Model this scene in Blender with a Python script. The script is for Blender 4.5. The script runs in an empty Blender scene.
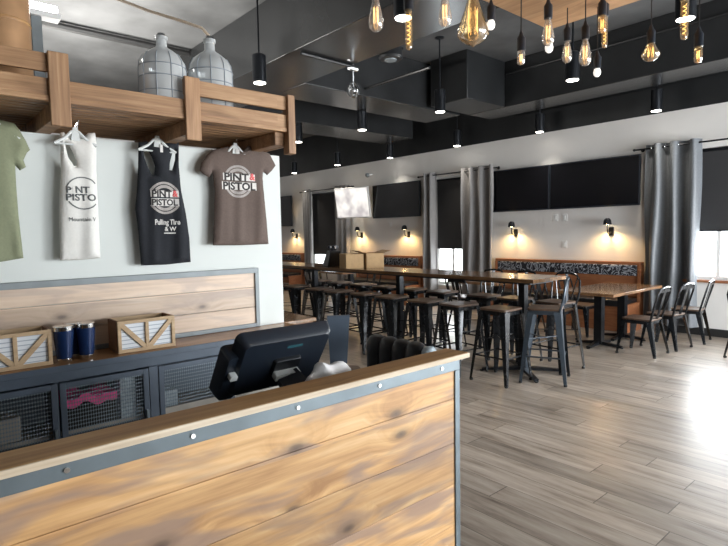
import bpy, bmesh, math, random
from mathutils import Vector, Matrix
random.seed(7)
sc = bpy.context.scene
COL = sc.collection
PI = math.pi

# ------------------------------------------------------------------ camera
F, YAW, PIT, ROL = 536.8, -.8545, -.0727, -.01772
CAM = Vector((0, 0, 1.54))
cy, sy, cp, sp = math.cos(YAW), math.sin(YAW), math.cos(PIT), math.sin(PIT)
fw = Vector((sy*cp, cy*cp, sp)); r0 = Vector((cy, -sy, 0)); u0 = r0.cross(fw)
rt = math.cos(ROL)*r0 + math.sin(ROL)*u0
up = -math.sin(ROL)*r0 + math.cos(ROL)*u0
cd = bpy.data.cameras.new('camera'); co = bpy.data.objects.new('camera', cd); COL.objects.link(co)
m3 = Matrix((rt, up, -fw)).transposed()
co.matrix_world = Matrix.Translation(CAM) @ m3.to_4x4()
cd.sensor_width = 36; cd.lens = 36*F/728; cd.clip_start = .05; cd.clip_end = 200
sc.camera = co

def on_x(px, py, X):
    """where the line of sight through a photo point meets the upright plane x = X"""
    d = fw + rt*((px-364)/F) - up*((py-273)/F)
    t = (X-CAM.x)/d.x
    return CAM + d*t

# ------------------------------------------------------------------ materials
def nm(name):
    m = bpy.data.materials.new(name); m.use_nodes = True
    nt = m.node_tree; b = nt.nodes['Principled BSDF']
    return m, nt, b
def L(nt, a, b): nt.links.new(a, b)
def node(nt, t, **kw):
    n = nt.nodes.new(t)
    for k, v in kw.items(): setattr(n, k, v)
    return n
def ramp(nt, fac, stops):
    r = node(nt, 'ShaderNodeValToRGB'); L(nt, fac, r.inputs[0])
    e = r.color_ramp.elements
    while len(e) < len(stops): e.new(.5)
    for i, (p, c) in enumerate(stops):
        e[i].position = p; e[i].color = (*c, 1) if len(c) == 3 else c
    return r.outputs[0]
def simple(name, col, rough=.5, metal=0, var=.06, scale=12, bump=0, coat=0):
    m, nt, b = nm(name)
    tc = node(nt, 'ShaderNodeTexCoord'); n = node(nt, 'ShaderNodeTexNoise')
    n.inputs['Scale'].default_value = scale; n.inputs['Detail'].default_value = 4
    L(nt, tc.outputs['Object'], n.inputs['Vector'])
    lo = tuple(c*(1-var) for c in col); hi = tuple(min(1, c*(1+var)) for c in col)
    L(nt, ramp(nt, n.outputs['Fac'], [(.3, lo), (.7, hi)]), b.inputs['Base Color'])
    b.inputs['Roughness'].default_value = rough; b.inputs['Metallic'].default_value = metal
    b.inputs['Coat Weight'].default_value = coat
    if bump:
        bp = node(nt, 'ShaderNodeBump'); bp.inputs['Strength'].default_value = bump; bp.inputs['Distance'].default_value = .01
        L(nt, n.outputs['Fac'], bp.inputs['Height']); L(nt, bp.outputs[0], b.inputs['Normal'])
    return m
def emit(name, col, s):
    m, nt, b = nm(name)
    b.inputs['Base Color'].default_value = (*col, 1)
    b.inputs['Emission Color'].default_value = (*col, 1); b.inputs['Emission Strength'].default_value = s
    return m
def math_(nt, op, a, b=None):
    n = node(nt, 'ShaderNodeMath', operation=op)
    for i, v in enumerate((a, b)):
        if v is None: continue
        if isinstance(v, (int, float)): n.inputs[i].default_value = v
        else: L(nt, v, n.inputs[i])
    return n.outputs[0]
def wood(name, c_lo, c_mid, c_hi, knot, along='Y', across='Z', pitch=.161, off=0, rough=.5, stretch=.10, scale=22, knots=True, kscale=1.0, stain=None, stain_amt=.6):
    """planks: grain runs along one axis, each plank (pitch across the other) takes its own slice of grain"""
    m, nt, b = nm(name)
    tc = node(nt, 'ShaderNodeTexCoord'); s = node(nt, 'ShaderNodeSeparateXYZ'); L(nt, tc.outputs['Object'], s.inputs[0])
    a, c = s.outputs[along], s.outputs[across]
    third = s.outputs[[k for k in 'XYZ' if k not in (along, across)][0]]
    pid = math_(nt, 'FLOOR', math_(nt, 'DIVIDE', math_(nt, 'ADD', c, off), pitch))
    wn = node(nt, 'ShaderNodeTexWhiteNoise', noise_dimensions='1D'); L(nt, pid, wn.inputs['W'])
    sh = math_(nt, 'MULTIPLY', wn.outputs['Value'], 13.7)
    v = node(nt, 'ShaderNodeCombineXYZ')
    L(nt, math_(nt, 'ADD', math_(nt, 'MULTIPLY', a, stretch), sh), v.inputs[0]); L(nt, c, v.inputs[1]); L(nt, third, v.inputs[2])
    kv = node(nt, 'ShaderNodeCombineXYZ')
    L(nt, math_(nt, 'ADD', math_(nt, 'MULTIPLY', a, 2.6*kscale), sh), kv.inputs[0]); L(nt, math_(nt, 'MULTIPLY', c, 5.5*kscale), kv.inputs[1])
    vo = node(nt, 'ShaderNodeTexVoronoi', voronoi_dimensions='2D'); L(nt, kv.outputs[0], vo.inputs['Vector']); vo.inputs['Scale'].default_value = 1
    wob = node(nt, 'ShaderNodeTexNoise'); L(nt, v.outputs[0], wob.inputs['Vector']); wob.inputs['Scale'].default_value = 7
    ns = node(nt, 'ShaderNodeTexNoise'); ns.inputs['Scale'].default_value = scale; ns.inputs['Detail'].default_value = 5; ns.inputs['Roughness'].default_value = .6
    vv = node(nt, 'ShaderNodeVectorMath', operation='ADD'); L(nt, v.outputs[0], vv.inputs[0])
    cc = node(nt, 'ShaderNodeCombineXYZ')
    vc = node(nt, 'ShaderNodeSeparateColor'); L(nt, vo.outputs['Color'], vc.inputs[0])
    rare = math_(nt, 'GREATER_THAN', vc.outputs[0], .62)
    bend = math_(nt, 'MULTIPLY', ramp(nt, vo.outputs['Distance'], [(0, (.10,)*3), (.40, (0, 0, 0))]), rare)
    L(nt, bend, cc.inputs[1]); L(nt, cc.outputs[0], vv.inputs[1]); L(nt, vv.outputs[0], ns.inputs['Vector'])
    lf = node(nt, 'ShaderNodeTexNoise'); lv = node(nt, 'ShaderNodeCombineXYZ')
    L(nt, math_(nt, 'ADD', math_(nt, 'MULTIPLY', a, .55), sh), lv.inputs[0]); L(nt, math_(nt, 'ADD', math_(nt, 'MULTIPLY', c, 3.4), bend), lv.inputs[1]); L(nt, third, lv.inputs[2])
    L(nt, lv.outputs[0], lf.inputs['Vector']); lf.inputs['Scale'].default_value = 2.0; lf.inputs['Detail'].default_value = 2.5; lf.inputs['Distortion'].default_value = .35
    band = math_(nt, 'MULTIPLY', math_(nt, 'ADD', math_(nt, 'SINE', math_(nt, 'MULTIPLY', lf.outputs['Fac'], 34 if knots else 22)), 1), .5)
    fb = node(nt, 'ShaderNodeTexNoise'); fv = node(nt, 'ShaderNodeCombineXYZ')
    L(nt, math_(nt, 'ADD', math_(nt, 'MULTIPLY', a, .03), sh), fv.inputs[0]); L(nt, math_(nt, 'ADD', c, math_(nt, 'MULTIPLY', bend, .3)), fv.inputs[1]); L(nt, third, fv.inputs[2])
    L(nt, fv.outputs[0], fb.inputs['Vector']); fb.inputs['Scale'].default_value = scale*3.2; fb.inputs['Detail'].default_value = 3
    gv = math_(nt, 'ADD', math_(nt, 'ADD', math_(nt, 'MULTIPLY', ns.outputs['Fac'], .40), math_(nt, 'MULTIPLY', fb.outputs['Fac'], .28)), math_(nt, 'ADD', math_(nt, 'MULTIPLY', band, .075), math_(nt, 'MULTIPLY', lf.outputs['Fac'], .22)))
    g = ramp(nt, gv, [(.34, c_lo), (.50, c_mid), (.64, c_hi)])
    out = g
    if stain:
        st = node(nt, 'ShaderNodeTexNoise'); sv = node(nt, 'ShaderNodeCombineXYZ')
        L(nt, math_(nt, 'ADD', math_(nt, 'MULTIPLY', a, 1.0), sh), sv.inputs[0]); L(nt, math_(nt, 'MULTIPLY', c, 4.2), sv.inputs[1])
        L(nt, sv.outputs[0], st.inputs['Vector']); st.inputs['Scale'].default_value = 2.4; st.inputs['Detail'].default_value = 3; st.inputs['Distortion'].default_value = .8
        f = ramp(nt, st.outputs['Fac'], [(.47, (0, 0, 0)), (.62, (stain_amt,)*3)])
        mx = node(nt, 'ShaderNodeMix', data_type='RGBA'); L(nt, f, mx.inputs['Factor']); L(nt, out, mx.inputs['A']); mx.inputs['B'].default_value = (*stain, 1)
        out = mx.outputs['Result']
    if knots:
        kd = math_(nt, 'ADD', vo.outputs['Distance'], math_(nt, 'MULTIPLY', math_(nt, 'SUBTRACT', wob.outputs['Fac'], .5), .12))
        f = math_(nt, 'MULTIPLY', ramp(nt, kd, [(.0, (.95,)*3), (.05, (.75,)*3), (.085, (.35,)*3), (.17, (.0,)*3)]), rare)
        mx = node(nt, 'ShaderNodeMix', data_type='RGBA'); L(nt, f, mx.inputs['Factor']); L(nt, out, mx.inputs['A']); mx.inputs['B'].default_value = (*knot, 1)
        out = mx.outputs['Result']
    hsv = node(nt, 'ShaderNodeHueSaturation'); L(nt, out, hsv.inputs['Color'])
    L(nt, math_(nt, 'ADD', math_(nt, 'MULTIPLY', wn.outputs['Value'], .3), .85), hsv.inputs['Value'])
    L(nt, hsv.outputs[0], b.inputs['Base Color'])
    b.inputs['Roughness'].default_value = rough
    return m
def glass(name, col=(1, 1, 1), refl=.12, rough=.02, body=0, bodycol=(.8, .8, .8)):
    m, nt, b = nm(name); nt.nodes.remove(b); out = nt.nodes['Material Output']
    t = node(nt, 'ShaderNodeBsdfTransparent'); t.inputs[0].default_value = (*col, 1)
    g = node(nt, 'ShaderNodeBsdfGlossy'); g.inputs['Roughness'].default_value = rough
    lw = node(nt, 'ShaderNodeLayerWeight'); lw.inputs['Blend'].default_value = .35
    f = math_(nt, 'ADD', math_(nt, 'MULTIPLY', lw.outputs['Facing'], .55), refl)
    mx = node(nt, 'ShaderNodeMixShader'); L(nt, f, mx.inputs[0]); L(nt, t.outputs[0], mx.inputs[1]); L(nt, g.outputs[0], mx.inputs[2])
    if body:
        d = node(nt, 'ShaderNodeBsdfDiffuse'); d.inputs[0].default_value = (*bodycol, 1)
        m2 = node(nt, 'ShaderNodeMixShader'); m2.inputs[0].default_value = body
        L(nt, mx.outputs[0], m2.inputs[1]); L(nt, d.outputs[0], m2.inputs[2]); mx = m2
    L(nt, mx.outputs[0], out.inputs[0])
    return m
def mesh_screen(name, col, pitch=.012, fill=.45):
    """perforated sheet: round holes in rows, seen through"""
    m, nt, b = nm(name); out = nt.nodes['Material Output']
    b.inputs['Base Color'].default_value = (*col, 1); b.inputs['Roughness'].default_value = .4; b.inputs['Metallic'].default_value = .3
    tc = node(nt, 'ShaderNodeTexCoord'); s = node(nt, 'ShaderNodeSeparateXYZ'); L(nt, tc.outputs['Object'], s.inputs[0])
    a = math_(nt, 'ABSOLUTE', math_(nt, 'SUBTRACT', math_(nt, 'FRACT', math_(nt, 'DIVIDE', s.outputs['Y'], pitch)), .5))
    c = math_(nt, 'ABSOLUTE', math_(nt, 'SUBTRACT', math_(nt, 'FRACT', math_(nt, 'DIVIDE', s.outputs['Z'], pitch*1.6)), .5))
    d = math_(nt, 'SQRT', math_(nt, 'ADD', math_(nt, 'POWER', a, 2), math_(nt, 'POWER', c, 2)))
    f = math_(nt, 'GREATER_THAN', d, fill)
    t = node(nt, 'ShaderNodeBsdfTransparent'); mx = node(nt, 'ShaderNodeMixShader')
    L(nt, f, mx.inputs[0]); L(nt, t.outputs[0], mx.inputs[1]); L(nt, b.outputs[0], mx.inputs[2]); L(nt, mx.outputs[0], out.inputs[0])
    return m

MT = {}
MT['white_wall'] = simple('white_wall', (.78, .76, .73), .7, var=.02, scale=3)
MT['mint_wall'] = simple('mint_wall', (.66, .695, .672), .7, var=.02, scale=3)
MT['black_paint'] = simple('black_paint', (.014, .015, .016), .38, var=.3, scale=2)
MT['ceiling_paint'] = simple('ceiling_paint', (.085, .087, .088), .75, var=.35, scale=1.6)
MT['duct_paint'] = simple('duct_paint', (.024, .025, .026), .26, var=.15, scale=2)
MT['black_metal'] = simple('black_metal', (.018, .02, .024), .32, .6, var=.15)
MT['stool_metal'] = simple('stool_metal', (.016, .018, .021), .19, .35, var=.15)
MT['blue_metal'] = simple('blue_metal', (.050, .066, .085), .32, .4, var=.15)
MT['steel_strip'] = simple('steel_strip', (.15, .185, .205), .42, .5, var=.15, scale=8)
MT['frame_steel'] = simple('frame_steel', (.21, .235, .245), .55, .3, var=.1, scale=8)
MT['chrome'] = simple('chrome', (.75, .77, .78), .15, 1, var=.05)
MT['navy_paint'] = simple('navy_paint', (.075, .10, .135), .45, .1, var=.12, scale=6)
MT['black_plastic'] = simple('black_plastic', (.012, .017, .026), .33, 0, var=.1)
MT['black_rubber'] = simple('black_rubber', (.012, .012, .012), .7)
MT['screen_black'] = simple('screen_black', (.006, .006, .008), .09, 0, var=.1)
MT['white_plastic'] = simple('white_plastic', (.8, .8, .78), .4, var=.02)
MT['clear_plastic'] = simple('clear_plastic', (.66, .69, .68), .25, var=.03)
MT['cardboard'] = simple('cardboard', (.50, .33, .17), .8, var=.08, scale=20)
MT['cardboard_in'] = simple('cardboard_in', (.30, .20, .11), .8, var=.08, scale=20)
MT['black_leather'] = simple('black_leather', (.010, .011, .013), .38, 0, var=.2, scale=40, bump=.15)
MT['grey_vinyl'] = simple('grey_vinyl', (.36, .43, .47), .5, var=.25, scale=60)
MT['paper_bag'] = simple('paper_bag', (.93, .93, .93), .6, var=.05, scale=20)
MT['pink'] = simple('pink_cloth', (.95, .11, .34), .7, var=.25, scale=30)
MT['grey_board'] = simple('grey_board', (.35, .33, .29), .6, var=.08)
MT['black_trim'] = simple('black_trim', (.02, .02, .02), .5)
MT['shade_cloth'] = simple('shade_cloth', (.036, .036, .038), .8, var=.06, scale=80)
MT['curtain'] = simple('curtain_cloth', (.27, .262, .26), .75, var=.08, scale=60)
MT['curtain_blue'] = simple('curtain_cloth_satin', (.14, .152, .165), .45, var=.1, scale=40)
MT['copper'] = simple('copper', (.62, .36, .19), .35, .45, var=.12, scale=9)
MT['navy_enamel'] = simple('navy_enamel', (.012, .032, .105), .25, .2, var=.05)
MT['tee_brown'] = simple('tee_brown', (.125, .092, .078), .9, var=.08, scale=90)
MT['tank_black'] = simple('tank_black', (.012, .014, .019), .9, var=.15, scale=90)
MT['tank_white'] = simple('tank_white', (.74, .73, .69), .9, var=.03, scale=90)
MT['tee_green'] = simple('tee_green', (.235, .255, .16), .9, var=.06, scale=90)
MT['print_light'] = simple('print_light', (.68, .66, .63), .7, var=.12, scale=160)
MT['print_dim'] = simple('print_dim', (.36, .33, .31), .7, var=.2, scale=160)
MT['print_dark'] = simple('print_dark', (.04, .036, .035), .8, var=.1, scale=160)
MT['print_grey'] = simple('print_grey', (.12, .13, .13), .8, var=.3, scale=160)
MT['print_red'] = simple('print_red', (.72, .12, .12), .7, var=.2, scale=160)
MT['orange_wood'] = wood('orange_wood', (.24, .085, .035), (.34, .13, .055), (.43, .19, .085), (.1, .04, .02), 'X', 'Z', 1.0, rough=.45, knots=False)
MT['pine_panel'] = wood('pine_panel', (.36, .19, .08), (.59, .35, .155), (.73, .50, .265), (.10, .065, .045), 'Y', 'Z', .1635, off=.087, rough=.42, stain=(.28, .195, .155), stain_amt=.78)
MT['pine_splash'] = wood('pine_splash', (.47, .345, .25), (.60, .46, .345), (.67, .54, .42), (.13, .095, .08), 'Y', 'Z', .134, off=.008, rough=.45, stain=(.40, .31, .26), stain_amt=.6)
MT['shelf_wood'] = wood('shelf_wood', (.17, .085, .035), (.33, .18, .085), (.46, .28, .145), (.05, .025, .012), 'Y', 'X', .055, rough=.55, kscale=.8, scale=26)
MT['shelf_wood_up'] = wood('shelf_wood_up', (.23, .12, .055), (.36, .20, .10), (.47, .29, .155), (.06, .03, .015), 'Z', 'Y', .3, rough=.55, kscale=.8, scale=26)
MT['ledge_wood'] = wood('ledge_wood', (.34, .175, .07), (.50, .28, .115), (.62, .38, .175), (.05, .025, .012), 'Y', 'X', .5, rough=.55, knots=False)
MT['ledge_edge'] = wood('ledge_edge', (.42, .32, .21), (.62, .52, .39), (.74, .65, .52), (.2, .13, .08), 'Y', 'Z', .5, rough=.5, knots=False)
MT['table_wood'] = wood('table_wood', (.10, .052, .024), (.19, .105, .052), (.33, .20, .11), (.05, .03, .015), 'X', 'Y', .11, rough=.13, knots=False)
MT['dining_wood'] = wood('dining_wood', (.13, .065, .03), (.22, .12, .06), (.31, .18, .095), (.05, .03, .015), 'Y', 'X', .12, rough=.15, knots=False)
MT['seat_wood'] = wood('seat_wood', (.055, .032, .02), (.10, .058, .036), (.15, .09, .055), (.03, .02, .01), 'X', 'Y', .08, rough=.4, knots=False)
MT['counter_wood'] = wood('counter_wood', (.24, .115, .05), (.36, .185, .085), (.45, .25, .12), (.06, .03, .015), 'Y', 'X', .16, rough=.25, knots=False)
MT['crate_wood'] = wood('crate_wood', (.40, .27, .15), (.52, .37, .22), (.60, .45, .28), (.2, .12, .06), 'Y', 'Z', .3, rough=.6, knots=False)
MT['crate_dark'] = wood('crate_dark', (.10, .045, .02), (.16, .075, .035), (.22, .11, .055), (.2, .12, .06), 'X', 'Z', .3, rough=.6, knots=False)
MT['board_wood'] = wood('board_wood', (.36, .19, .09), (.52, .30, .15), (.62, .38, .2), (.2, .12, .06), 'X', 'Y', .3, rough=.5, knots=False)
MT['carboy'] = glass('carboy_glass', (.90, .93, .94), .24, .06, body=.42, bodycol=(.92, .94, .94))
MT['pane'] = glass('window_glass', (.97, .98, .98), .04)
MT['bulb_clear'] = glass('bulb_glass_clear', (.93, .92, .88), .30, .05, body=.10)
MT['bulb_amber'] = glass('bulb_glass_amber', (.93, .80, .55), .26, .05, body=.08, bodycol=(.7,.5,.25))
MT['filament'] = emit('filament', (1, .66, .30), 2.4)
MT['bulb_white'] = emit('bulb_frosted', (1, .97, .92), .55)
MT['lamp_disc'] = emit('spot_lens', (1, .95, .87), 14)
MT['sconce_bulb'] = emit('sconce_bulb', (1, .72, .35), 30)
MT['tube_lamp'] = emit('tube_lamp', (1, .98, .95), 20)
MT['mesh'] = mesh_screen('perforated_sheet', (.20, .25, .29), fill=.47)

# floor: long grey-brown boards along X
def floor_mat():
    m, nt, b = nm('floor_boards')
    tc = node(nt, 'ShaderNodeTexCoord'); s = node(nt, 'ShaderNodeSeparateXYZ'); L(nt, tc.outputs['Object'], s.inputs[0])
    w, ln = .18, 1.35
    row = math_(nt, 'FLOOR', math_(nt, 'DIVIDE', s.outputs['Y'], w))
    wn = node(nt, 'ShaderNodeTexWhiteNoise', noise_dimensions='1D'); L(nt, row, wn.inputs['W'])
    xx = math_(nt, 'ADD', math_(nt, 'DIVIDE', s.outputs['X'], ln), math_(nt, 'MULTIPLY', wn.outputs['Value'], 7))
    colm = math_(nt, 'FLOOR', xx)
    cv = node(nt, 'ShaderNodeCombineXYZ'); L(nt, row, cv.inputs[0]); L(nt, colm, cv.inputs[1])
    w2 = node(nt, 'ShaderNodeTexWhiteNoise', noise_dimensions='2D'); L(nt, cv.outputs[0], w2.inputs['Vector'])
    v = node(nt, 'ShaderNodeCombineXYZ')
    L(nt, math_(nt, 'ADD', math_(nt, 'MULTIPLY', s.outputs['X'], .12), math_(nt, 'MULTIPLY', w2.outputs['Value'], 19)), v.inputs[0]); L(nt, s.outputs['Y'], v.inputs[1])
    n = node(nt, 'ShaderNodeTexNoise'); n.inputs['Scale'].default_value = 15; n.inputs['Detail'].default_value = 6; n.inputs['Roughness'].default_value = .62; L(nt, v.outputs[0], n.inputs['Vector'])
    c = ramp(nt, n.outputs['Fac'], [(.28, (.155, .122, .096)), (.47, (.335, .28, .232)), (.72, (.47, .415, .355))])
    hsv = node(nt, 'ShaderNodeHueSaturation'); L(nt, c, hsv.inputs['Color'])
    L(nt, math_(nt, 'ADD', math_(nt, 'MULTIPLY', w2.outputs['Value'], .42), .79), hsv.inputs['Value'])
    gy = math_(nt, 'LESS_THAN', math_(nt, 'FRACT', math_(nt, 'DIVIDE', s.outputs['Y'], w)), .022)
    gx = math_(nt, 'LESS_THAN', math_(nt, 'FRACT', xx), .004)
    g = math_(nt, 'MAXIMUM', gy, gx)
    mx = node(nt, 'ShaderNodeMix', data_type='RGBA'); L(nt, math_(nt, 'MULTIPLY', g, .7), mx.inputs['Factor']); L(nt, hsv.outputs[0], mx.inputs['A']); mx.inputs['B'].default_value = (.03, .025, .02, 1)
    L(nt, mx.outputs['Result'], b.inputs['Base Color'])
    b.inputs['Roughness'].default_value = .34
    bp = node(nt, 'ShaderNodeBump'); bp.inputs['Strength'].default_value = .12; bp.inputs['Distance'].default_value = .004
    L(nt, n.outputs['Fac'], bp.inputs['Height']); L(nt, bp.outputs[0], b.inputs['Normal'])
    return m
MT['floor'] = floor_mat()
def leaf_fabric():
    m, nt, b = nm('leaf_fabric')
    tc = node(nt, 'ShaderNodeTexCoord'); n = node(nt, 'ShaderNodeTexNoise'); n.inputs['Scale'].default_value = 6.5; n.inputs['Detail'].default_value = 1.5; n.inputs['Distortion'].default_value = 2.5
    L(nt, tc.outputs['Object'], n.inputs['Vector'])
    c = ramp(nt, n.outputs['Fac'], [(.44, (.010, .010, .016)), (.50, (.34, .36, .40)), (.535, (.34, .36, .40)), (.58, (.012, .012, .018))])
    L(nt, c, b.inputs['Base Color']); b.inputs['Roughness'].default_value = .8
    return m
MT['leaf'] = leaf_fabric()
def tv_reflection():  # window reflection on the angled screen, put in as mottled pale emission
    m, nt, b = nm('screen_reflection')
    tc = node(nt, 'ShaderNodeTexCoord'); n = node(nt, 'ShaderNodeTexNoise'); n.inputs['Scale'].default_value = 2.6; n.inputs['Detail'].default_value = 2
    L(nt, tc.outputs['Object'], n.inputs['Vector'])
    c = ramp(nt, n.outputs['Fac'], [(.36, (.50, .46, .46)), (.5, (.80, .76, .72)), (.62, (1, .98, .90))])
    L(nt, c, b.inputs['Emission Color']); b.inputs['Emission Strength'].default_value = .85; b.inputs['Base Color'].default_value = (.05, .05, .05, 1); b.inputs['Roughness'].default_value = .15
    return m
MT['painted_reflection'] = tv_reflection()
def crate_panel():
    m, nt, b = nm('printed_white_panel')
    tc = node(nt, 'ShaderNodeTexCoord'); s = node(nt, 'ShaderNodeSeparateXYZ'); L(nt, tc.outputs['Object'], s.inputs[0])
    row = math_(nt, 'LESS_THAN', math_(nt, 'FRACT', math_(nt, 'DIVIDE', s.outputs['Z'], .0215)), .2)
    c = node(nt, 'ShaderNodeMix', data_type='RGBA'); L(nt, row, c.inputs['Factor']); c.inputs['A'].default_value = (.74, .78, .82, 1); c.inputs['B'].default_value = (.36, .42, .50, 1)
    L(nt, c.outputs['Result'], b.inputs['Base Color']); b.inputs['Roughness'].default_value = .6
    return m
MT['crate_panel'] = crate_panel()

# ------------------------------------------------------------------ mesh builder
class MB:
    def __init__(s): s.v = []; s.f = []
    def add(s, vs, fs):
        o = len(s.v); s.v += [tuple(v) for v in vs]; s.f += [tuple(i+o for i in f) for f in fs]; return s
    def box(s, x0, x1, y0, y1, z0, z1):
        x0, x1 = min(x0, x1), max(x0, x1); y0, y1 = min(y0, y1), max(y0, y1); z0, z1 = min(z0, z1), max(z0, z1)
        return s.add([(x0,y0,z0),(x1,y0,z0),(x1,y1,z0),(x0,y1,z0),(x0,y0,z1),(x1,y0,z1),(x1,y1,z1),(x0,y1,z1)],
                     [(0,3,2,1),(4,5,6,7),(0,1,5,4),(1,2,6,5),(2,3,7,6),(3,0,4,7)])
    def loft(s, rings, caps=True):
        n = len(rings[0]); o = len(s.v)
        for r in rings: s.v += [tuple(p) for p in r]
        for k in range(len(rings)-1):
            for i in range(n):
                j = (i+1) % n
                s.f.append((o+k*n+i, o+k*n+j, o+(k+1)*n+j, o+(k+1)*n+i))
        if caps:
            s.f.append(tuple(o+i for i in reversed(range(n)))); s.f.append(tuple(o+(len(rings)-1)*n+i for i in range(n)))
        return s
    def lathe(s, prof, c=(0,0,0), n=20, caps=True):
        return s.loft([[(c[0]+r*math.cos(2*PI*i/n), c[1]+r*math.sin(2*PI*i/n), c[2]+z) for i in range(n)] for r, z in prof], caps)
    def tube(s, pts, r, n=8, caps=True):
        pts = [Vector(p) for p in pts]; rings = []; ref = None
        for i, p in enumerate(pts):
            t = (pts[min(i+1, len(pts)-1)] - pts[max(i-1, 0)]).normalized()
            if ref is None: ref = t.orthogonal().normalized()
            ref = (ref - t*ref.dot(t)).normalized(); b = t.cross(ref)
            rr = r[i] if isinstance(r, (list, tuple)) else r
            rings.append([p + ref*rr*math.cos(2*PI*k/n) + b*rr*math.sin(2*PI*k/n) for k in range(n)])
        return s.loft(rings, caps)
    def bar(s, p, q, w, d, w2=None, d2=None, side=(0,0,1)):
        """rectangular bar from p to q, width along the horizontal, optional taper"""
        p, q = Vector(p), Vector(q); t = (q-p).normalized(); side = Vector(side)
        a = t.cross(side)
        if a.length < 1e-4: a = Vector((1, 0, 0))
        a.normalize(); b = a.cross(t).normalized()
        w2 = w if w2 is None else w2; d2 = d if d2 is None else d2
        R = lambda c, w, d: [c+a*w/2+b*d/2, c-a*w/2+b*d/2, c-a*w/2-b*d/2, c+a*w/2-b*d/2]
        return s.loft([R(p, w, d), R(q, w2, d2)])
    def rbox(s, x0, x1, y0, y1, z0, z1, r=.03, n=5):
        """slab with rounded plan corners"""
        pts = []
        for (cx, cyy, a0) in ((x1-r, y1-r, 0), (x0+r, y1-r, 90), (x0+r, y0+r, 180), (x1-r, y0+r, 270)):
            for k in range(n+1):
                a = math.radians(a0+90*k/n); pts.append((cx+r*math.cos(a), cyy+r*math.sin(a)))
        return s.loft([[(x, y, z) for x, y in pts] for z in (z0, z1)])
    def shift(s, d):
        s.v = [(v[0]-d[0], v[1]-d[1], v[2]-d[2]) for v in s.v]; return s
    def build(s, name, mat, parent=None, world=False, smooth=35, bevel=0, fix=True):
        if world and parent is not None: s.shift(parent.location)
        me = bpy.data.meshes.new(name); me.from_pydata(s.v, [], s.f); me.validate()
        if fix:
            bm = bmesh.new(); bm.from_mesh(me); bmesh.ops.recalc_face_normals(bm, faces=bm.faces); bm.to_mesh(me); bm.free()
        return finish(name, me, mat, parent, smooth, bevel)
def finish(name, me, mat, parent=None, smooth=35, bevel=0):
    me.materials.append(MT[mat] if isinstance(mat, str) else mat)
    if smooth:
        for p in me.polygons: p.use_smooth = True
        me.set_sharp_from_angle(angle=math.radians(smooth))
    o = bpy.data.objects.new(name, me); COL.objects.link(o)
    if parent is not None: o.parent = parent
    if bevel:
        b = o.modifiers.new('bevel', 'BEVEL'); b.width = bevel; b.segments = 2; b.limit_method = 'ANGLE'; b.angle_limit = math.radians(40)
    return o
def tag(o, label, cat, group=None):
    o['label'] = label; o['category'] = cat
    if group: o['group'] = group
    return o
def thing(name, label, cat, loc=(0,0,0), rz=0, group=None):
    o = bpy.data.objects.new(name, None); COL.objects.link(o); o.empty_display_size = .1
    o.location = loc; o.rotation_euler = (0, 0, rz)
    return tag(o, label, cat, group)
KIDS = {}
def dup(root, loc, rz=0, label=None, group=None):
    def cp_(o, par):
        c = o.copy(); COL.objects.link(c)
        if par is not None: c.parent = par
        for ch in list(o.children): cp_(ch, c)
        return c
    r = cp_(root, None); r.location = loc; r.rotation_euler = (0, 0, rz)
    if label: r['label'] = label
    if group: r['group'] = group
    return r
def struct(name, mb, mat, parent=None, **kw):
    o = mb.build(name, mat, parent, **kw)
    if parent is None: o['kind'] = 'structure'
    return o
def sempty(name, loc=(0, 0, 0)):
    o = bpy.data.objects.new(name, None); COL.objects.link(o); o.location = loc; o['kind'] = 'structure'; return o

# ------------------------------------------------------------------ the room
WY = 8.68; CZ = 4.2
XW, XE, YS = -15.0, 3.2, -3.2
struct('floor', MB().box(XW-.2, XE+.2, YS-.2, WY+.2, -.1, 0), 'floor')
struct('ceiling', MB().box(XW-.2, XE+.2, YS-.2, WY+.2, CZ, CZ+.1), 'ceiling_paint')
# back wall: white below 3.25, black above, three window openings
WINS = [(-12.15, -11.0, .55, 2.70), (-7.62, -6.75, .45, 2.70), (-2.85, -.9, .80, 2.66)]
def wall_y(y0, y1, x0, x1, z0, z1, holes):
    m = MB(); x = x0
    for (a, b, c, d) in sorted(holes):
        m.box(x, a, y0, y1, z0, z1); m.box(a, b, y0, y1, z0, c); m.box(a, b, y0, y1, d, z1); x = b
    return m.box(x, x1, y0, y1, z0, z1)
def wall_x(x0, x1, y0, y1, z0, z1, holes):
    m = MB(); y = y0
    for (a, b, c, d) in sorted(holes):
        m.box(x0, x1, y, a, z0, z1); m.box(x0, x1, a, b, z0, c); m.box(x0, x1, a, b, d, z1); y = b
    return m.box(x0, x1, y, y1, z0, z1)
struct('wall_back', wall_y(WY, WY+.2, XW, XE, 0, 3.25, WINS), 'white_wall')
struct('trim_1', MB().box(XW, XE, WY, WY+.2, 3.25, CZ), 'black_paint')
struct('wall_far', MB().box(XW-.2, XW, YS-.2, WY+.2, 0, CZ), 'white_wall')
RW = [(1.9, 4.7, .3, 2.3), (5.3, 8.3, .2, 2.6)]
FWN = []
struct('wall_right', wall_x(XE, XE+.2, YS-.2, WY+.2, 0, CZ, RW), 'white_wall')
struct('wall_front', wall_y(YS-.2, YS, XW, XE, 0, CZ, FWN), 'curtain')
struct('wall_left', MB().box(-3.36, -3.2, -2.6, 2.03, 0, 2.085), 'mint_wall')
struct('baseboard_back', MB().box(-3.2, XE, WY-.02, WY, 0, .11), 'black_trim')

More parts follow.
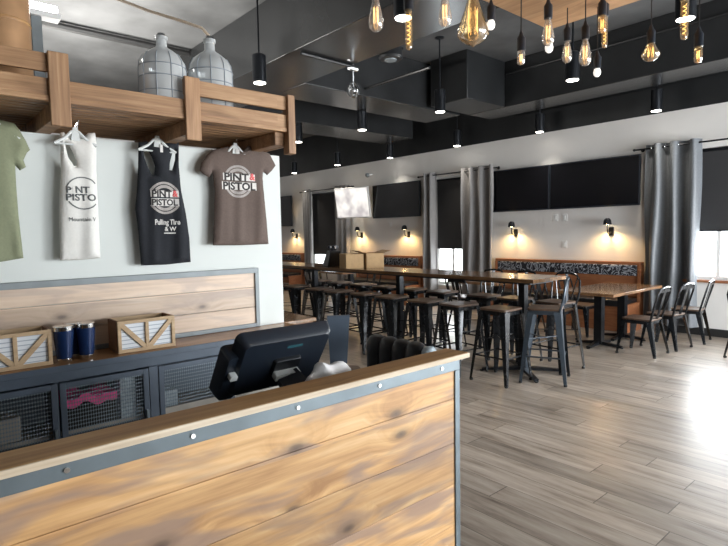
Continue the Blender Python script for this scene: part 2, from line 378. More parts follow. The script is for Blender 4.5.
def window(n, a, b, c, d, y, mull, sill_mat='orange_wood', axis='y'):
    w = sempty('window_%d' % n, ((a+b)/2, y, c) if axis == 'y' else (y, (a+b)/2, c))
    fr = MB(); t = .05
    def bx(m, u0, u1, v0, v1, z0, z1):
        if axis == 'y': m.box(u0, u1, v0, v1, z0, z1)
        else: m.box(v0, v1, u0, u1, z0, z1)
    bx(fr, a, a+t, y+.06, y+.12, c, d); bx(fr, b-t, b, y+.06, y+.12, c, d); bx(fr, a+t, b-t, y+.06, y+.12, c, c+t); bx(fr, a+t, b-t, y+.06, y+.12, d-t, d)
    for u in mull: bx(fr, u-.025, u+.025, y+.06, y+.12, c+t, d-t)
    fr.build('window_frame', 'white_plastic', w, True)
    us = [a+t] + [q for u in mull for q in (u-.025, u+.025)] + [b-t]
    for k in range(0, len(us), 2):
        g = MB(); bx(g, us[k], us[k+1], y+.085, y+.092, c+t, d-t); g.build('pane', 'pane', w, True)
    s = MB(); bx(s, a-.05, b+.05, y-.05, y+.06, c-.035, c); s.build('window_sill', sill_mat, w, True)
window(1, *WINS[0], WY, [], 'white_plastic')
window(2, *WINS[1], WY, [-7.2], 'white_plastic')
window(3, *WINS[2], WY, [-2.42, -1.65])
for i, q in enumerate(RW): window(4+i, *q, XE, [(q[0]+q[1])/2], 'white_plastic', 'x')

# roller shades
for k, (a, b, z0, lab) in enumerate([(-12.1, -11.05, 1.03, 'tall grey roller shade between the curtains left of the bright tilted screen'),
                               (-7.6, -6.78, 1.22, 'dark roller shade half down in the middle window'),
                               (-2.84, -.92, 1.51, 'dark roller shade in the right-hand window beside the satin grey curtain')]):
    t = thing('roller_shade', lab, 'window shade', ((a+b)/2, WY+.03, z0), 0, 'roller shades')
    MB().box(a, b, WY+.027, WY+.033, z0, 2.63).build('shade_cloth', 'shade_cloth', t, True)
    MB().box(a, b, WY+.02, WY+.04, z0-.02, z0).build('hem_bar', 'black_metal', t, True)
    MB().tube([(a, WY+.03, 2.632), (b, WY+.03, 2.632)], .024).build('roller', 'black_metal', t, True)

# curtains on rods
def curtain(x0, x1, z0, z1, folds, amp, mat, label, ph=0, sharp=1.0, flare=0):
    t = thing('curtain', label, 'curtain', ((x0+x1)/2, WY-.12, z0), 0, 'grey window curtains')
    nu, nv = folds*14, 12; m = MB(); vs = []; th = .006
    for s in (0, 1):
        for j in range(nv+1):
            q = j/nv; z = z0+(z1-z0)*q
            for i in range(nu+1):
                u = i/nu
                w = math.sin(2*PI*(u*folds)+ph+.35*math.sin(5*q+u*3))
                w = math.copysign(abs(w)**sharp, w)
                xx = (x0+x1)/2+(u-.5)*(x1-x0)*(1+flare*(1-q)) + .012*math.sin(7*q+u*9)
                vs.append((xx, WY-.12+amp*w*(1-.25*q)-s*th, z))
    n1 = (nu+1)*(nv+1); fs = []
    for s in (0, 1):
        for j in range(nv):
            for i in range(nu):
                a = s*n1+j*(nu+1)+i; fs.append((a, a+1, a+nu+2, a+nu+1))
    for i in range(nu):
        for a in (i, nv*(nu+1)+i): fs.append((a, a+1, a+1+n1, a+n1))
    for j in range(nv):
        for a in (j*(nu+1), j*(nu+1)+nu): fs.append((a, a+nu+1, a+nu+1+n1, a+n1))
    m.add(vs, fs).build('drape', mat, t, True, smooth=60)
    for k in range(folds+1):
        x = x0+(x1-x0)*(k+.5)/(folds+1)
        g = MB(); g.tube([(x+.022*math.sin(a)*0+.0, WY-.12+.027*math.cos(a), z1-.05+.027*math.sin(a)) for a in [2*PI*i/12 for i in range(13)]], .006, 6)
        g.build('grommet', 'chrome', t, True)
curtain(-12.34, -11.98, .2, 2.77, 3, .05, 'curtain', 'narrow grey curtain on the left of the tall shaded window')
curtain(-10.95, -10.36, .2, 2.77, 3, .05, 'curtain', 'grey curtain hanging just left of the bright tilted screen', 1)
curtain(-7.88, -7.52, .2, 2.79, 2, .075, 'curtain', 'grey curtain on the left of the half-shaded middle window', 2)
curtain(-6.80, -6.06, .2, 2.80, 3, .085, 'curtain', 'grey three-fold curtain between the middle window and the paired televisions', -.6, .8)
curtain(-3.36, -2.62, .12, 2.79, 3, .10, 'curtain_blue', 'satin blue-grey curtain with deep folds right of the paired televisions', .4, .75)
def rod(x0, x1, z, label):
    t = thing('curtain_rod', label, 'curtain rod', ((x0+x1)/2, WY, z), 0, 'curtain rods')
    MB().tube([(x0, WY-.12, z), (x1, WY-.12, z)], .012).build('pole', 'black_metal', t, True)
    for x in (x0+.06, x1-.06):
        MB().tube([(x, WY-.12, z), (x, WY, z)], .009).tube([(x, WY-.008, z), (x, WY, z)], .028, 12).build('bracket', 'black_metal', t, True)
    for x in (x0-.02, x1+.02): MB().lathe([(.004, -.02), (.02, -.012), (.022, 0), (.02, .012), (.004, .02)], (x, WY-.12, z), 10).build('finial', 'black_metal', t, True)
rod(-12.45, -10.25, 2.715, 'black curtain rod over the tall shaded window')
rod(-7.98, -5.98, 2.735, 'black curtain rod over the middle window')
rod(-3.5, -.6, 2.735, 'black curtain rod over the right-hand window')

# ------------------------------------------------------------------ televisions
def tv(x0, x1, z0, z1, label, y=WY-.10, group='wall televisions', screen='screen_black', bez=.018):
    t = thing('television', label, 'television', ((x0+x1)/2, WY, z0), 0, group)
    b = MB(); b.box(x0, x1, y, y+.045, z0, z1); b.build('housing', 'black_plastic', t, True, bevel=.004)
    MB().box(x0+bez, x1-bez, y-.003, y, z0+bez*1.4, z1-bez).build('screen', screen, t, True)
    c = (x0+x1)/2
    MB().box(c-.25, c+.25, y+.045, WY, (z0+z1)/2-.15, (z0+z1)/2+.15).build('wall_mount', 'black_metal', t, True)
    return t
tv(-6.13, -4.945, 1.905, 2.675, 'left one of the two big black televisions mounted edge to edge')
tv(-4.93, -3.44, 1.905, 2.675, 'right one of the two big black televisions, beside the satin curtain')
tv(-9.50, -7.99, 1.90, 2.67, 'black wall television between the bright tilted screen and the middle window')
tv(-14.3, -12.98, 1.80, 2.67, 'far left black television beside the white partition edge')
t = thing('television', 'angled wall screen with a painted white reflection beside the grey curtain', 'television', (-9.95, WY, 2.28), 0, 'wall televisions')
hx = []
fwd = Vector((.22, -1, -.16)).normalized(); hor = Vector((0, 0, 1)).cross(-fwd).normalized(); hor = -hor if hor.x < 0 else hor; ver = hor.cross(fwd); ver = -ver if ver.z < 0 else ver
ctr = Vector((-9.98, 8.34, 2.29))
def tvbox(w, h, d0, d1):
    m = MB(); vs = []
    for dd in (d0, d1):
        for (a, b) in ((-1, -1), (1, -1), (1, 1), (-1, 1)): vs.append(ctr+hor*a*w/2+ver*b*h/2+fwd*dd)
    return m.add(vs, [(3,2,1,0),(4,5,6,7),(0,1,5,4),(1,2,6,5),(2,3,7,6),(3,0,4,7)])
tvbox(1.02, .74, -.05, 0).build('housing', 'white_plastic', t, True, bevel=.01)
tvbox(.96, .68, 0, .004).build('screen', 'painted_reflection', t, True)
MB().bar(ctr-fwd*.05, (-9.95, WY, 2.3), .09, .09).build('mount_arm', 'black_metal', t, True)

# wall sconces
def make_sconce():
    t = thing('sconce_lamp', '', 'wall lamp', (0, 0, 0), 0, 'black wall sconces with warm bulbs')
    # local: wall at y=0, lamp sticks out toward -y, origin at wall plate
    MB().box(-.04, .04, -.02, 0, -.16, -.02).build('wall_plate', 'black_metal', t, bevel=.005)
    MB().tube([(0, -.02, -.10), (0, -.07, -.13), (0, -.13, -.11), (0, -.15, -.04), (0, -.15, .05)], .011).build('arm', 'black_metal', t)
    sh = MB().lathe([(.068, 0), (.052, .075), (.026, .10), (.022, .10), (.048, .073), (.063, .002)], (0, -.15, .02), 20, caps=False)
    sh.build('lamp_shade', 'black_metal', t, fix=True)
    MB().lathe([(.004, -.03), (.02, -.025), (.028, 0), (.02, .03), (.012, .045)], (0, -.15, .045), 14).build('bulb', 'sconce_bulb', t)
    return t
SC = [(-5.66, 'sconce under the left big television of the pair'), (-3.90, 'sconce under the right big television of the pair'),
      (-8.41, 'sconce between the middle window and the second sconce from the left screen'), (-10.02, 'sconce under the angled pale screen'), (-12.86, 'sconce farthest left beside the tall shaded window')]
SC[2] = (SC[2][0], 'sconce under the single television left of the middle window')
s0 = make_sconce()
for i, (x, lab) in enumerate(SC):
    o = s0 if i == 0 else dup(s0, (0, 0, 0))
    o.location = (x, WY, 1.60); o['label'] = 'black wall ' + lab
    ld = bpy.data.lights.new('sconce_glow', 'SPOT'); ld.energy = 26; ld.color = (1, .64, .27); ld.spot_size = 2.75; ld.spot_blend = .6; ld.shadow_soft_size = .03
    lo = bpy.data.objects.new('sconce_glow', ld); COL.objects.link(lo); lo.location = (x, WY-.15, 1.585); lo.rotation_euler = (math.radians(-14), 0, 0)
    ld = bpy.data.lights.new('sconce_upglow', 'SPOT'); ld.energy = 5; ld.color = (1, .66, .30); ld.spot_size = 1.4; ld.spot_blend = .8; ld.shadow_soft_size = .03
    lo = bpy.data.objects.new('sconce_upglow', ld); COL.objects.link(lo); lo.location = (x, WY-.15, 1.765); lo.rotation_euler = (math.radians(190), 0, 0)

# switch plates
for (x, z, lab) in [(-4.87, 1.76, 'upper left white switch plate on the wall below the paired televisions'), (-4.70, 1.76, 'upper right white switch plate on the wall below the paired televisions'),
                    (-4.70, 1.30, 'lone white outlet plate just above the leaf-pattern banquette'), (-9.0, 1.74, 'small white plate between two sconces under the single television')]:
    t = thing('switch_plate', lab, 'switch plate', (x, WY, z), 0, 'white wall plates')
    MB().box(x-.045, x+.045, WY-.008, WY, z-.06, z+.06).build('cover', 'white_plastic', t, True, bevel=.003)
    MB().box(x-.014, x+.014, WY-.014, WY-.008, z-.03, z+.03).build('rocker', 'white_plastic', t, True)
t = thing('security_camera', 'small dome camera on the white wall above the single television', 'camera', (-9.62, WY, 2.95), 0)
MB().tube([(-9.62, WY, 2.95), (-9.62, WY-.12, 2.93)], .022).build('bracket', 'white_plastic', t, True)
MB().lathe([(.01, -.05), (.045, -.03), (.055, 0), (.05, .04), (.01, .055)], (-9.60, WY-.16, 2.92), 14).build('dome', 'frame_steel', t, True)

# ------------------------------------------------------------------ banquettes under the televisions
def banquette(x0, x1, label):
    t = thing('banquette', label, 'bench seat', ((x0+x1)/2, 8.4, 0), 0, 'leaf-pattern banquettes')
    MB().box(x0, x1, 8.54, WY-.03, .99, 1.035).build('top_rail', 'orange_wood', t, True, bevel=.006)
    MB().box(x0, x1, 8.60, WY-.03, .10, .99).build('back_panel', 'orange_wood', t, True)
    MB().box(x0+.06, x1-.06, 8.53, 8.60, .82, .99).build('fabric_panel', 'leaf', t, True, bevel=.015)
    MB().box(x0, x1, 8.56, 8.60, .50, .82).build('backrest_board', 'orange_wood', t, True)
    for x in (x0, x1-.05): MB().box(x, x+.05, 8.10, 8.60, 0, .42).box(x, x+.05, 8.53, 8.60, .42, .99).build('end_panel', 'orange_wood', t, True, bevel=.004)
    MB().box(x0+.05, x1-.05, 8.10, 8.56, .38, .48).build('seat_cushion', 'black_leather', t, True, bevel=.02)
    MB().box(x0+.05, x1-.05, 8.14, 8.18, .0, .38).build('kick_board', 'orange_wood', t, True)
banquette(-6.02, -3.38, 'leaf-pattern banquette under the two paired televisions')
banquette(-10.1, -7.95, 'leaf-pattern banquette under the single television')
banquette(-14.6, -12.45, 'leaf-pattern banquette far left past the tall shaded window')

# ------------------------------------------------------------------ ducts and beams
def duct(label, x0, x1, y0, y1, z0, z1=CZ, cat='duct', name='air_duct', seams=None, mat='duct_paint'):
    t = thing(name, label, cat, ((x0+x1)/2, (y0+y1)/2, z0), 0, 'ceiling ducts and beams')
    MB().box(x0, x1, y0, y1, z0, z1).build('casing', mat, t, True, bevel=.008)
    if seams == 'x':
        x = x0+.6
        while x < x1-.3:
            MB().box(x-.02, x+.02, y0-.012, y1+.012, z0-.012, z1).build('flange', mat, t, True); x += 1.9
    if seams == 'y':
        y = y0+.6
        while y < y1-.3:
            MB().box(x0-.012, x1+.012, y-.02, y+.02, z0-.012, z1).build('flange', mat, t, True); y += 1.9
duct('wide grey main duct crossing the ceiling behind the nearest bulbs', -8.6, -2.2, 3.33, 4.13, 3.5)
duct('grey branch duct running back from the main duct toward the televisions', -6.62, -5.85, 4.14, 7.3, 3.5)
duct('dark ceiling beam ending near the wall above the single television', -8.7, -7.85, 4.15, 8.25, 3.5, cat='beam', name='overhead_beam')
duct('dark square drop box hanging below the ceiling at the centre', -5.74, -5.03, 6.44, 7.39, 3.5, mat='black_paint', name='drop_box', cat='duct box')
duct('long beam along the ceiling in front of the paired televisions', -5.74, XE-.01, 7.40, 8.0, 3.5, cat='beam', name='overhead_beam')
def pipe(label, pts, r, mat='duct_paint', name='overhead_pipe'):
    t = tag(MB().tube(pts, r, 8).build(name, mat), label, 'pipe', 'ceiling pipes')
    return t
pipe('black pipe crossing the grey ceiling above the wooden shelf', [(-7.5, -2.0, 4.13), (-7.5, 3.3, 4.13)], .045, 'black_trim')
pipe('thin conduit on the face of the long beam', [(-5.0, 7.38, 4.0), (XE-.02, 7.38, 4.0)], .018)
pipe('grey sprinkler pipe under the main duct', [(-4.87, 3.40, 3.482), (-4.89, 4.2, 3.482)], .018)
pipe('short grey pipe running out of the branch duct toward the drop box', [(-5.86, 5.17, 3.6), (-4.62, 5.17, 3.6)], .02)

# sprinkler head
t = thing('sprinkler_head', 'chrome sprinkler head with round cage under the sprinkler pipe', 'sprinkler', (-4.9, 4.15, 3.40))
MB().tube([(-4.9, 4.15, CZ), (-4.9, 4.15, 3.25)], .013).build('stem', 'chrome', t, True)
MB().tube([(-4.9, 4.09, 3.468), (-4.9, 4.21, 3.468)], .03).build('pipe_tee', 'chrome', t, True)
for k in range(4):
    a = k*PI/4
    MB().tube([(-4.9+.075*math.cos(a)*math.cos(b), 4.15+.075*math.sin(a)*math.cos(b), 3.22+.085*math.sin(b)) for b in [2*PI*i/20 for i in range(21)]], .006, 6).build('cage_hoop', 'chrome', t, True)
MB().lathe([(.005, -.03), (.035, -.02), (.04, 0), (.03, .03), (.01, .05)], (-4.9, 4.15, 3.22), 12).build('sprinkler', 'chrome', t, True)
t = thing('round_speaker', 'black box speaker with star-shaped bracket near the drop box', 'speaker', (-4.75, 4.62, 3.62))
MB().lathe([(.13, 0), (.15, .03), (.13, .14), (.06, .17)], (-4.75, 4.62, 3.62), 18).build('can', 'black_paint', t, True)
MB().lathe([(.07, -.012), (.075, 0)], (-4.75, 4.62, 3.62), 16).build('grille', 'frame_steel', t, True)
MB().box(-4.95, -4.55, 4.60, 4.64, 3.77, 3.80).box(-4.77, -4.73, 4.42, 4.82, 3.77, 3.80).build('bracket', 'black_paint', t, True)
MB().tube([(-4.75, 4.62, 3.79), (-4.75, 4.62, CZ)], .012).build('hanging_rod', 'black_paint', t, True)

# cylinder spot lamps
def make_spot():
    t = thing('cylinder_spotlight', '', 'ceiling light', (0, 0, 0), 0, 'black cylinder ceiling spotlights')
    # origin at the lens
    MB().lathe([(.066, 0), (.075, 0), (.075, .29), (.06, .30), (.02, .30)], n=24).build('can', 'black_metal', t)
    MB().lathe([(.062, -.004), (.064, 0)], n=24).build('lens', 'lamp_disc', t)
    MB().tube([(0, 0, .30), (0, 0, 1.0)], .010).build('stem', 'black_metal', t)
    MB().lathe([(.06, .985), (.06, 1.0)], n=16).build('canopy', 'black_metal', t)
    return t
sp0 = make_spot()
SPOTS = [(-3.09, 8.22, 3.2, 'above the right big television of the pair'), (-4.96, 8.30, 3.2, 'above the left big television of the pair'),
         (-6.72, 8.29, 3.2, 'near the wall above the middle window'), (-8.63, 8.33, 3.2, 'above the single television near the wall'),
         (-10.23, 8.12, 3.2, 'above the angled pale screen near the wall'), (-12.2, 8.2, 3.2, 'near the wall above the tall shaded window'),
         (-3.05, 5.77, 3.2, 'behind the cluster of bulbs in front of the long beam'), (-4.98, 5.78, 3.2, 'just left of the drop box'),
         (-6.59, 5.75, 3.2, 'with a long stem beside the chrome sprinkler'), (-8.1, 5.55, 3.2, 'just right of the end of the wooden shelf'),
         (-5.235, 3.10, 3.2, 'nearest, right above the wooden shelf and glass jugs'), (-3.01, 3.07, 3.2, 'at the top edge beside a spiral tube bulb'), (-1.62, 4.85, 3.2, 'at the top right behind the spiral bulb')]
for i, (x, y, z, lab) in enumerate(SPOTS):
    o = sp0 if i == 0 else dup(sp0, (0, 0, 0))
    zt = z
    o.location = (x, y, zt); o['label'] = 'black cylinder spotlight ' + lab
    top = CZ
    if -8.6 < x < -2.2 and 3.33 < y < 4.13: top = 3.5
    if -6.62 < x < -5.85 and 4.14 < y < 7.3: top = 3.5
    if -8.7 < x < -7.85 and 4.15 < y < 8.25: top = 3.5
    st = [c for c in o.children if c.name.startswith('stem')][0]; ca = [c for c in o.children if c.name.startswith('canopy')][0]
    h = top-z
    if h > .35:
        st.scale.z = (h-.3)/.7; st.location.z = .3-.3*st.scale.z
        ca.location.z = h-1.0
    else:
        st.scale.z = .01; st.location.z = .297; ca.location.z = h-1.0
    ld = bpy.data.lights.new('spot_beam', 'SPOT'); ld.energy = 34; ld.color = (1, .92, .80); ld.spot_size = 1.7; ld.spot_blend = .8; ld.shadow_soft_size = .06
    lo = bpy.data.objects.new('spot_beam', ld); COL.objects.link(lo); lo.location = (x, y, z-.02)

# ------------------------------------------------------------------ bulb chandelier: wooden board with hanging filament bulbs
BX0, BX1, BY0, BY1, BZ = -1.77, -.85, 1.35, 3.06, 2.75
t = thing('hanging_light_board', 'pale wooden board hung overhead carrying the filament bulbs', 'light fixture', ((BX0+BX1)/2, (BY0+BY1)/2, BZ))
m = MB()
nb = 6; w = (BX1-BX0)/nb
MB().box(BX0, BX1, BY0, BY1, BZ, BZ+.045).build('board', 'board_wood', t, True, bevel=.005)
for (x, y) in ((BX0+.1, BY0+.1), (BX1-.1, BY0+.1), (BX0+.1, BY1-.1), (BX1-.1, BY1-.1)):
    MB().tube([(x, y, BZ+.045), (x, y, CZ)], .006, 6).build('hanging_rod', 'black_metal', t, True)
def bulb_profile(kind):
    if kind == 'st': return [(.013, .0), (.016, -.02), (.022, -.045), (.030, -.085), (.032, -.105), (.028, -.125), (.016, -.138), (.003, -.142)]
    if kind == 'big': return [(.016, 0), (.022, -.02), (.040, -.08), (.062, -.14), (.075, -.175), (.074, -.195), (.060, -.215), (.035, -.232), (.012, -.242), (.003, -.25)]
    if kind == 'diamond': return [(.014, 0), (.020, -.012), (.034, -.04), (.045, -.058), (.044, -.068), (.034, -.083), (.018, -.092), (.003, -.095)]
    if kind == 'tube': return [(.012, 0), (.015, -.008), (.0155, -.02), (.0155, -.15), (.012, -.163), (.003, -.168)]
    if kind == 'fat': return [(.014, 0), (.020, -.01), (.022, -.02), (.022, -.08), (.017, -.09), (.003, -.094)]
    if kind == 'short': return [(.012, 0), (.018, -.006), (.019, -.012), (.019, -.062), (.014, -.07), (.003, -.073)]
    if kind == 'globe': return [(.012, 0), (.018, -.012), (.022, -.026), (.019, -.042), (.011, -.052), (.003, -.055)]
def filament(kind, m):
    H = -bulb_profile(kind)[-1][1]
    if kind == 'tube':
        m.tube([(.007*math.cos(k*1.1), .007*math.sin(k*1.1), -.02-k*.0032) for k in range(40)], .0014, 5)
    else:
        rr = .55*max(r for r, z in bulb_profile(kind))
        n = 7; pts = []
        for k in range(n*2+1):
            a = 2*PI*k/(n*2); pts.append((rr*.55*math.cos(a), rr*.55*math.sin(a), -H*(.28 if k % 2 else .74)))
        m.tube(pts, .0011, 5)
def pend(px, py_bot, D, kind, amber, label, socket=True, scale=1.0):
    d = (fw + rt*((px-364)/F) - up*((py_bot-273)/F)); p = CAM + d*D
    H = -bulb_profile(kind)[-1][1]*scale
    x = min(max(p.x, BX0+.03), BX1-.03); y = min(max(p.y, BY0+.03), BY1-.03); z = p.z+H
    t = thing('pendant_bulb', label, 'hanging bulb', (x, y, z), 0, 'hanging filament bulbs')
    MB().tube([(0, 0, .07), (0, 0, BZ-z)], .003, 6).build('cord', 'black_rubber', t)
    MB().lathe([(.012, -.006), (.020, -.004), (.021, .055), (.012, .068), (.005, .09)], n=14).build('socket', 'black_plastic', t)
    pr = [(r*scale, zz*scale) for r, zz in bulb_profile(kind)]
    if kind == 'globe':
        MB().lathe(pr, n=18).build('bulb', 'bulb_white', t); return
    g = MB().lathe(pr, n=22).build('glass', 'bulb_amber' if amber else 'bulb_clear', t)
    f = MB(); filament(kind, f); f.v = [(a*scale, b*scale, c*scale) for a, b, c in f.v]; f.build('filament', 'filament', t)
PB = [(376, 32, 2.3, 'st', 0, 'teardrop bulb at far left of the cluster', 1), (409, 50, 2.3, 'tube', 1, 'long spiral tube bulb beside the top spotlight', 1), (445, 27, 2.3, 'st', 0, 'teardrop bulb just left of the giant amber bulb', .9),
      (473, 47, 2.6, 'big', 1, 'giant amber diamond-shaped bulb, largest of all', 1), (491, 30, 2.6, 'globe', 0, 'small frosted globe touching the giant amber bulb', .9), (521, 65, 2.6, 'short', 0, 'short square bulb hanging alone low on a long cord', .95),
      (548, 46, 2.6, 'st', 0, 'teardrop bulb in front of the wooden board corner', .93), (549, 53, 2.9, 'globe', 0, 'small globe bulb just below a teardrop bulb', 1.0), (567, 63, 2.95, 'st', 0, 'slim teardrop bulb left of the close pair', .86),
      (585, 66, 2.8, 'st', 0, 'teardrop bulb at the right of the close pair', .98), (597, 77, 2.95, 'globe', 0, 'lowest little globe bulb on the longest cord', .9), (602, 33, 2.7, 'fat', 1, 'stubby amber cylinder bulb in front of a spiral tube', .95),
      (604.5, 48, 2.9, 'tube', 1, 'spiral tube bulb behind the stubby amber one', 1), (656, 64, 2.85, 'diamond', 1, 'broad diamond bulb hanging alone at right', 1), (684, 40, 2.5, 'tube', 1, 'spiral tube bulb at the right', 1.1), (698, 63, 2.6, 'fat', 1, 'rightmost amber cylinder bulb on the black socket', .85)]
for (px, py, D, k, am, lab, s) in PB: pend(px, py, D, k, am, lab, scale=s)

# ------------------------------------------------------------------ reception counter
t = thing('reception_counter', 'pine-plank reception counter with steel edging in the foreground', 'counter', (-1.4, 0, 0))
FX, YE, YB = -1.30, 1.60, -1.6
m = MB(); z = 1.0; zz = []
k = 0
bounds = [1.03, .905, .7305, .567, .4035, .24, .0765, .02]
for a, b in zip(bounds[:-1], bounds[1:]): m.box(FX-.022, FX, YB, YE-.012, b+.0007, a-.0007)
m.box(FX-.03, FX-.022, YB, YE-.012, .02, 1.03)
m.build('front_panel', 'pine_panel', t, True, bevel=.0015)
MB().box(-1.392, -1.2815, YB, 1.645, 1.056, 1.077).build('ledge_top', 'ledge_wood', t, True, bevel=.004)
MB().box(-1.2813, -1.2755, YB, 1.645, 1.058, 1.0765).build('ledge_edge_strip', 'ledge_edge', t, True, bevel=.002)
MB().box(FX-.005, FX+.006, YB, YE+.006, 1.014, 1.056).build('top_steel_strip', 'steel_strip', t, True, bevel=.002)
MB().box(FX, FX+.006, YE-.022, YE+.006, 0, 1.014).box(FX-.05, FX-.006, YE, YE+.006, 0, 1.056).build('corner_steel_angle', 'steel_strip', t, True, bevel=.002)
MB().box(-1.388, FX-.03, YE-.03, YE, 0, 1.056).build('end_panel', 'navy_paint', t, True)
for y in (-.6, -.1, .253, .54, .86, 1.185, 1.50):
    MB().tube([(FX+.005, y, 1.036), (FX+.010, y, 1.036)], .0065, 12).build('screw', 'chrome', t, True)
MB().box(-1.80, -1.332, YB, 1.38, .87, .905).build('desk_top', 'navy_paint', t, True, bevel=.003)
for y in (YB, -.1, 1.30): MB().box(-1.78, -1.33, y, y+.04, 0, .87).build('desk_support', 'navy_paint', t, True)

# point-of-sale terminal (seen from behind)
t = thing('sales_terminal', 'black sales terminal seen from behind on the reception counter', 'terminal', (-1.62, 1.02, .905))
T0, T1 = on_x(234, 340, -1.575), on_x(330, 322, -1.575); B0, B1 = on_x(226, 392, -1.72), on_x(313, 377, -1.72)
yl, yr = (T0.y+B0.y)/2, (T1.y+B1.y)/2
zt_, zb_ = (T0.z+T1.z)/2, (B0.z+B1.z)/2
Pt, Pb = Vector((-1.575, 0, zt_)), Vector((-1.72, 0, zb_))
upv = (Pt-Pb).normalized(); nrm = Vector((upv.z, 0, -upv.x))    # toward the camera side
ln = (Pt-Pb).length
def term(u0, u1, v0, v1, d0, d1, r=.02, taper=0):
    """rounded slab in the plane of the tilted housing: u along y, v up, d outward"""
    m = MB(); rings = []
    for d, ins in ((d0, 0), (d0+(d1-d0)*.7, taper*.4), (d1, taper)):
        pts = []
        for (cu, cv, a0) in ((u1-r, v1-r, 0), (u0+r, v1-r, 90), (u0+r, v0+r, 180), (u1-r, v0+r, 270)):
            for k in range(6):
                a = math.radians(a0+90*k/5)
                uu = cu+r*math.cos(a); vv = cv+r*math.sin(a)
                uu += ins*(1 if uu < (u0+u1)/2 else -1); vv += ins*(1 if vv < (v0+v1)/2 else -1)
                pts.append(Pb+Vector((0, uu, 0))+upv*vv+nrm*d)
        rings.append(pts)
    return m.loft(rings)
term(yl, yr, 0, ln, -.02, .03, .022, .02).build('housing', 'black_plastic', t, True)
term(yl+.012, yr-.012, .012, ln-.012, -.023, -.02, .01).build('screen', 'screen_black', t, True)
yc = (yl+yr)/2+.015
term(yc-.06, yc+.055, ln*.34, ln*.62, .028, .043, .01, .006).build('back_plate', 'black_metal', t, True)
term(yc-.055, yc+.05, ln*.34, ln*.44, .043, .068, .006).build('hinge', 'clear_plastic', t, True)
term(yc-.02, yc+.045, ln*.78, ln*.82, .0285, .0315, .005).build('emblem', simple('teal_print', (.02, .09, .11), .4), t, True)
h0 = Pb+upv*ln*.36+nrm*.055+Vector((0, yc, 0))
MB().bar(h0, (-1.47, yc+.03, .94), .085, .03, .095, .03, side=(1, 0, 0)).build('stand_arm', 'black_plastic', t, True)
MB().rbox(-1.74, -1.42, yc-.11, yc+.12, .905, .945, .03).build('stand_base', 'black_plastic', t, True, bevel=.004)
MB().bar(Vector((-1.70, yr-.07, zb_+.04)), (-1.62, yr-.07, .93), .012, .012).build('cable', 'black_rubber', t, True)
term(yl-.028, yl+.045, -.01, ln*.74, -.045, .018, .015, .006).build('card_reader', 'black_plastic', t, True)
term(yl-.012, yl+.014, ln*.40, ln*.48, .018, .040, .004).build('reader_clip', 'clear_plastic', t, True)
# crumpled white bag beside it
me = bpy.data.meshes.new('paper_bag'); bm = bmesh.new(); bmesh.ops.create_icosphere(bm, subdivisions=4, radius=1)
for v in bm.verts:
    n = math.sin(v.co.x*5+1)*.10+math.sin(v.co.y*7+v.co.z*4)*.10+math.sin(v.co.z*11+v.co.x*6)*.05+random.uniform(-.012, .012)
    v.co = v.co*(1+n)
    v.co = Vector((v.co.x*.06, v.co.y*.085, max(v.co.z, -.78)*.07+.055))
bm.to_mesh(me); bm.free()
o = finish('crumpled_bag', me, 'paper_bag', smooth=30); bp_ = on_x(327, 374, -1.50); o.location = (-1.50, bp_.y, .905); o.scale = (1.15, 1.12, 1.45)
tag(o, 'crumpled white bag on the counter right of the sales terminal', 'bag')

# ------------------------------------------------------------------ back counter along the shirt wall
t = thing('back_cabinet', 'navy cabinet run with perforated doors below the shirt wall', 'cabinet', (-3.05, .9, 0))
CF = -2.925
c = MB(); c.box(-3.198, -3.18, -1.2, 1.97, .08, .895); c.box(-3.198, CF, -1.2, 1.97, .08, .12)
for y in (-1.2, -.55, -.16, .54, 1.0, 1.945): c.box(-3.18, CF-.012, y, y+.02, .12, .86)
c.build('body', 'navy_paint', t, True)
MB().box(-3.18, CF-.03, -1.18, 1.94, .565, .585).build('inner_shelf', 'grey_board', t, True)
MB().box(CF-.012, CF, -1.2, 1.97, .845, .897).build('fascia', 'navy_paint', t, True, bevel=.003)
MB().box(-3.15, CF-.06, -1.2, 1.97, 0, .08).build('plinth', 'black_trim', t, True)
def door(y0, y1, low=.10):
    f = MB(); b = .028
    f.box(CF-.004, CF+.014, y0, y0+b, .10, .84).box(CF-.004, CF+.014, y1-b, y1, .10, .84).box(CF-.004, CF+.014, y0+b, y1-b, .10, .10+b).box(CF-.004, CF+.014, y0+b, y1-b, .84-b, .84)
    d = f.build('door', 'navy_paint', t, True, bevel=.002)
    if low > .2: MB().box(CF, CF+.006, y0+b, y1-b, .10+b, low).shift(t.location).build('solid_panel', 'grey_board', d)
    MB().box(CF+.002, CF+.0035, y0+b, y1-b, max(low, .10+b), .84-b).shift(t.location).build('perforated_panel', 'mesh', d)
    MB().box(CF+.014, CF+.03, y1-.022, y1-.010, .50, .62).shift(t.location).build('handle', 'steel_strip', d)
for a, b in ((-1.19, -.58), (-.57, -.02), (-.01, .55), (.56, .985)): door(a, b)
MB().box(CF-.004, CF+.012, .99, 1.035, .08, .845).build('stile', 'navy_paint', t, True)
for a, b in ((1.04, 1.45), (1.46, 1.96)): door(a, b, .60)
o = tag(MB().box(-3.2, -2.90, -1.2, 2.03, .897, .93).build('back_countertop', 'counter_wood', bevel=.004), 'long brown wood worktop carrying crates and tumblers', 'countertop')
MB().box(-2.90, -2.892, -1.2, 2.03, .899, .93).build('steel_nosing', 'navy_paint', o, bevel=.002)
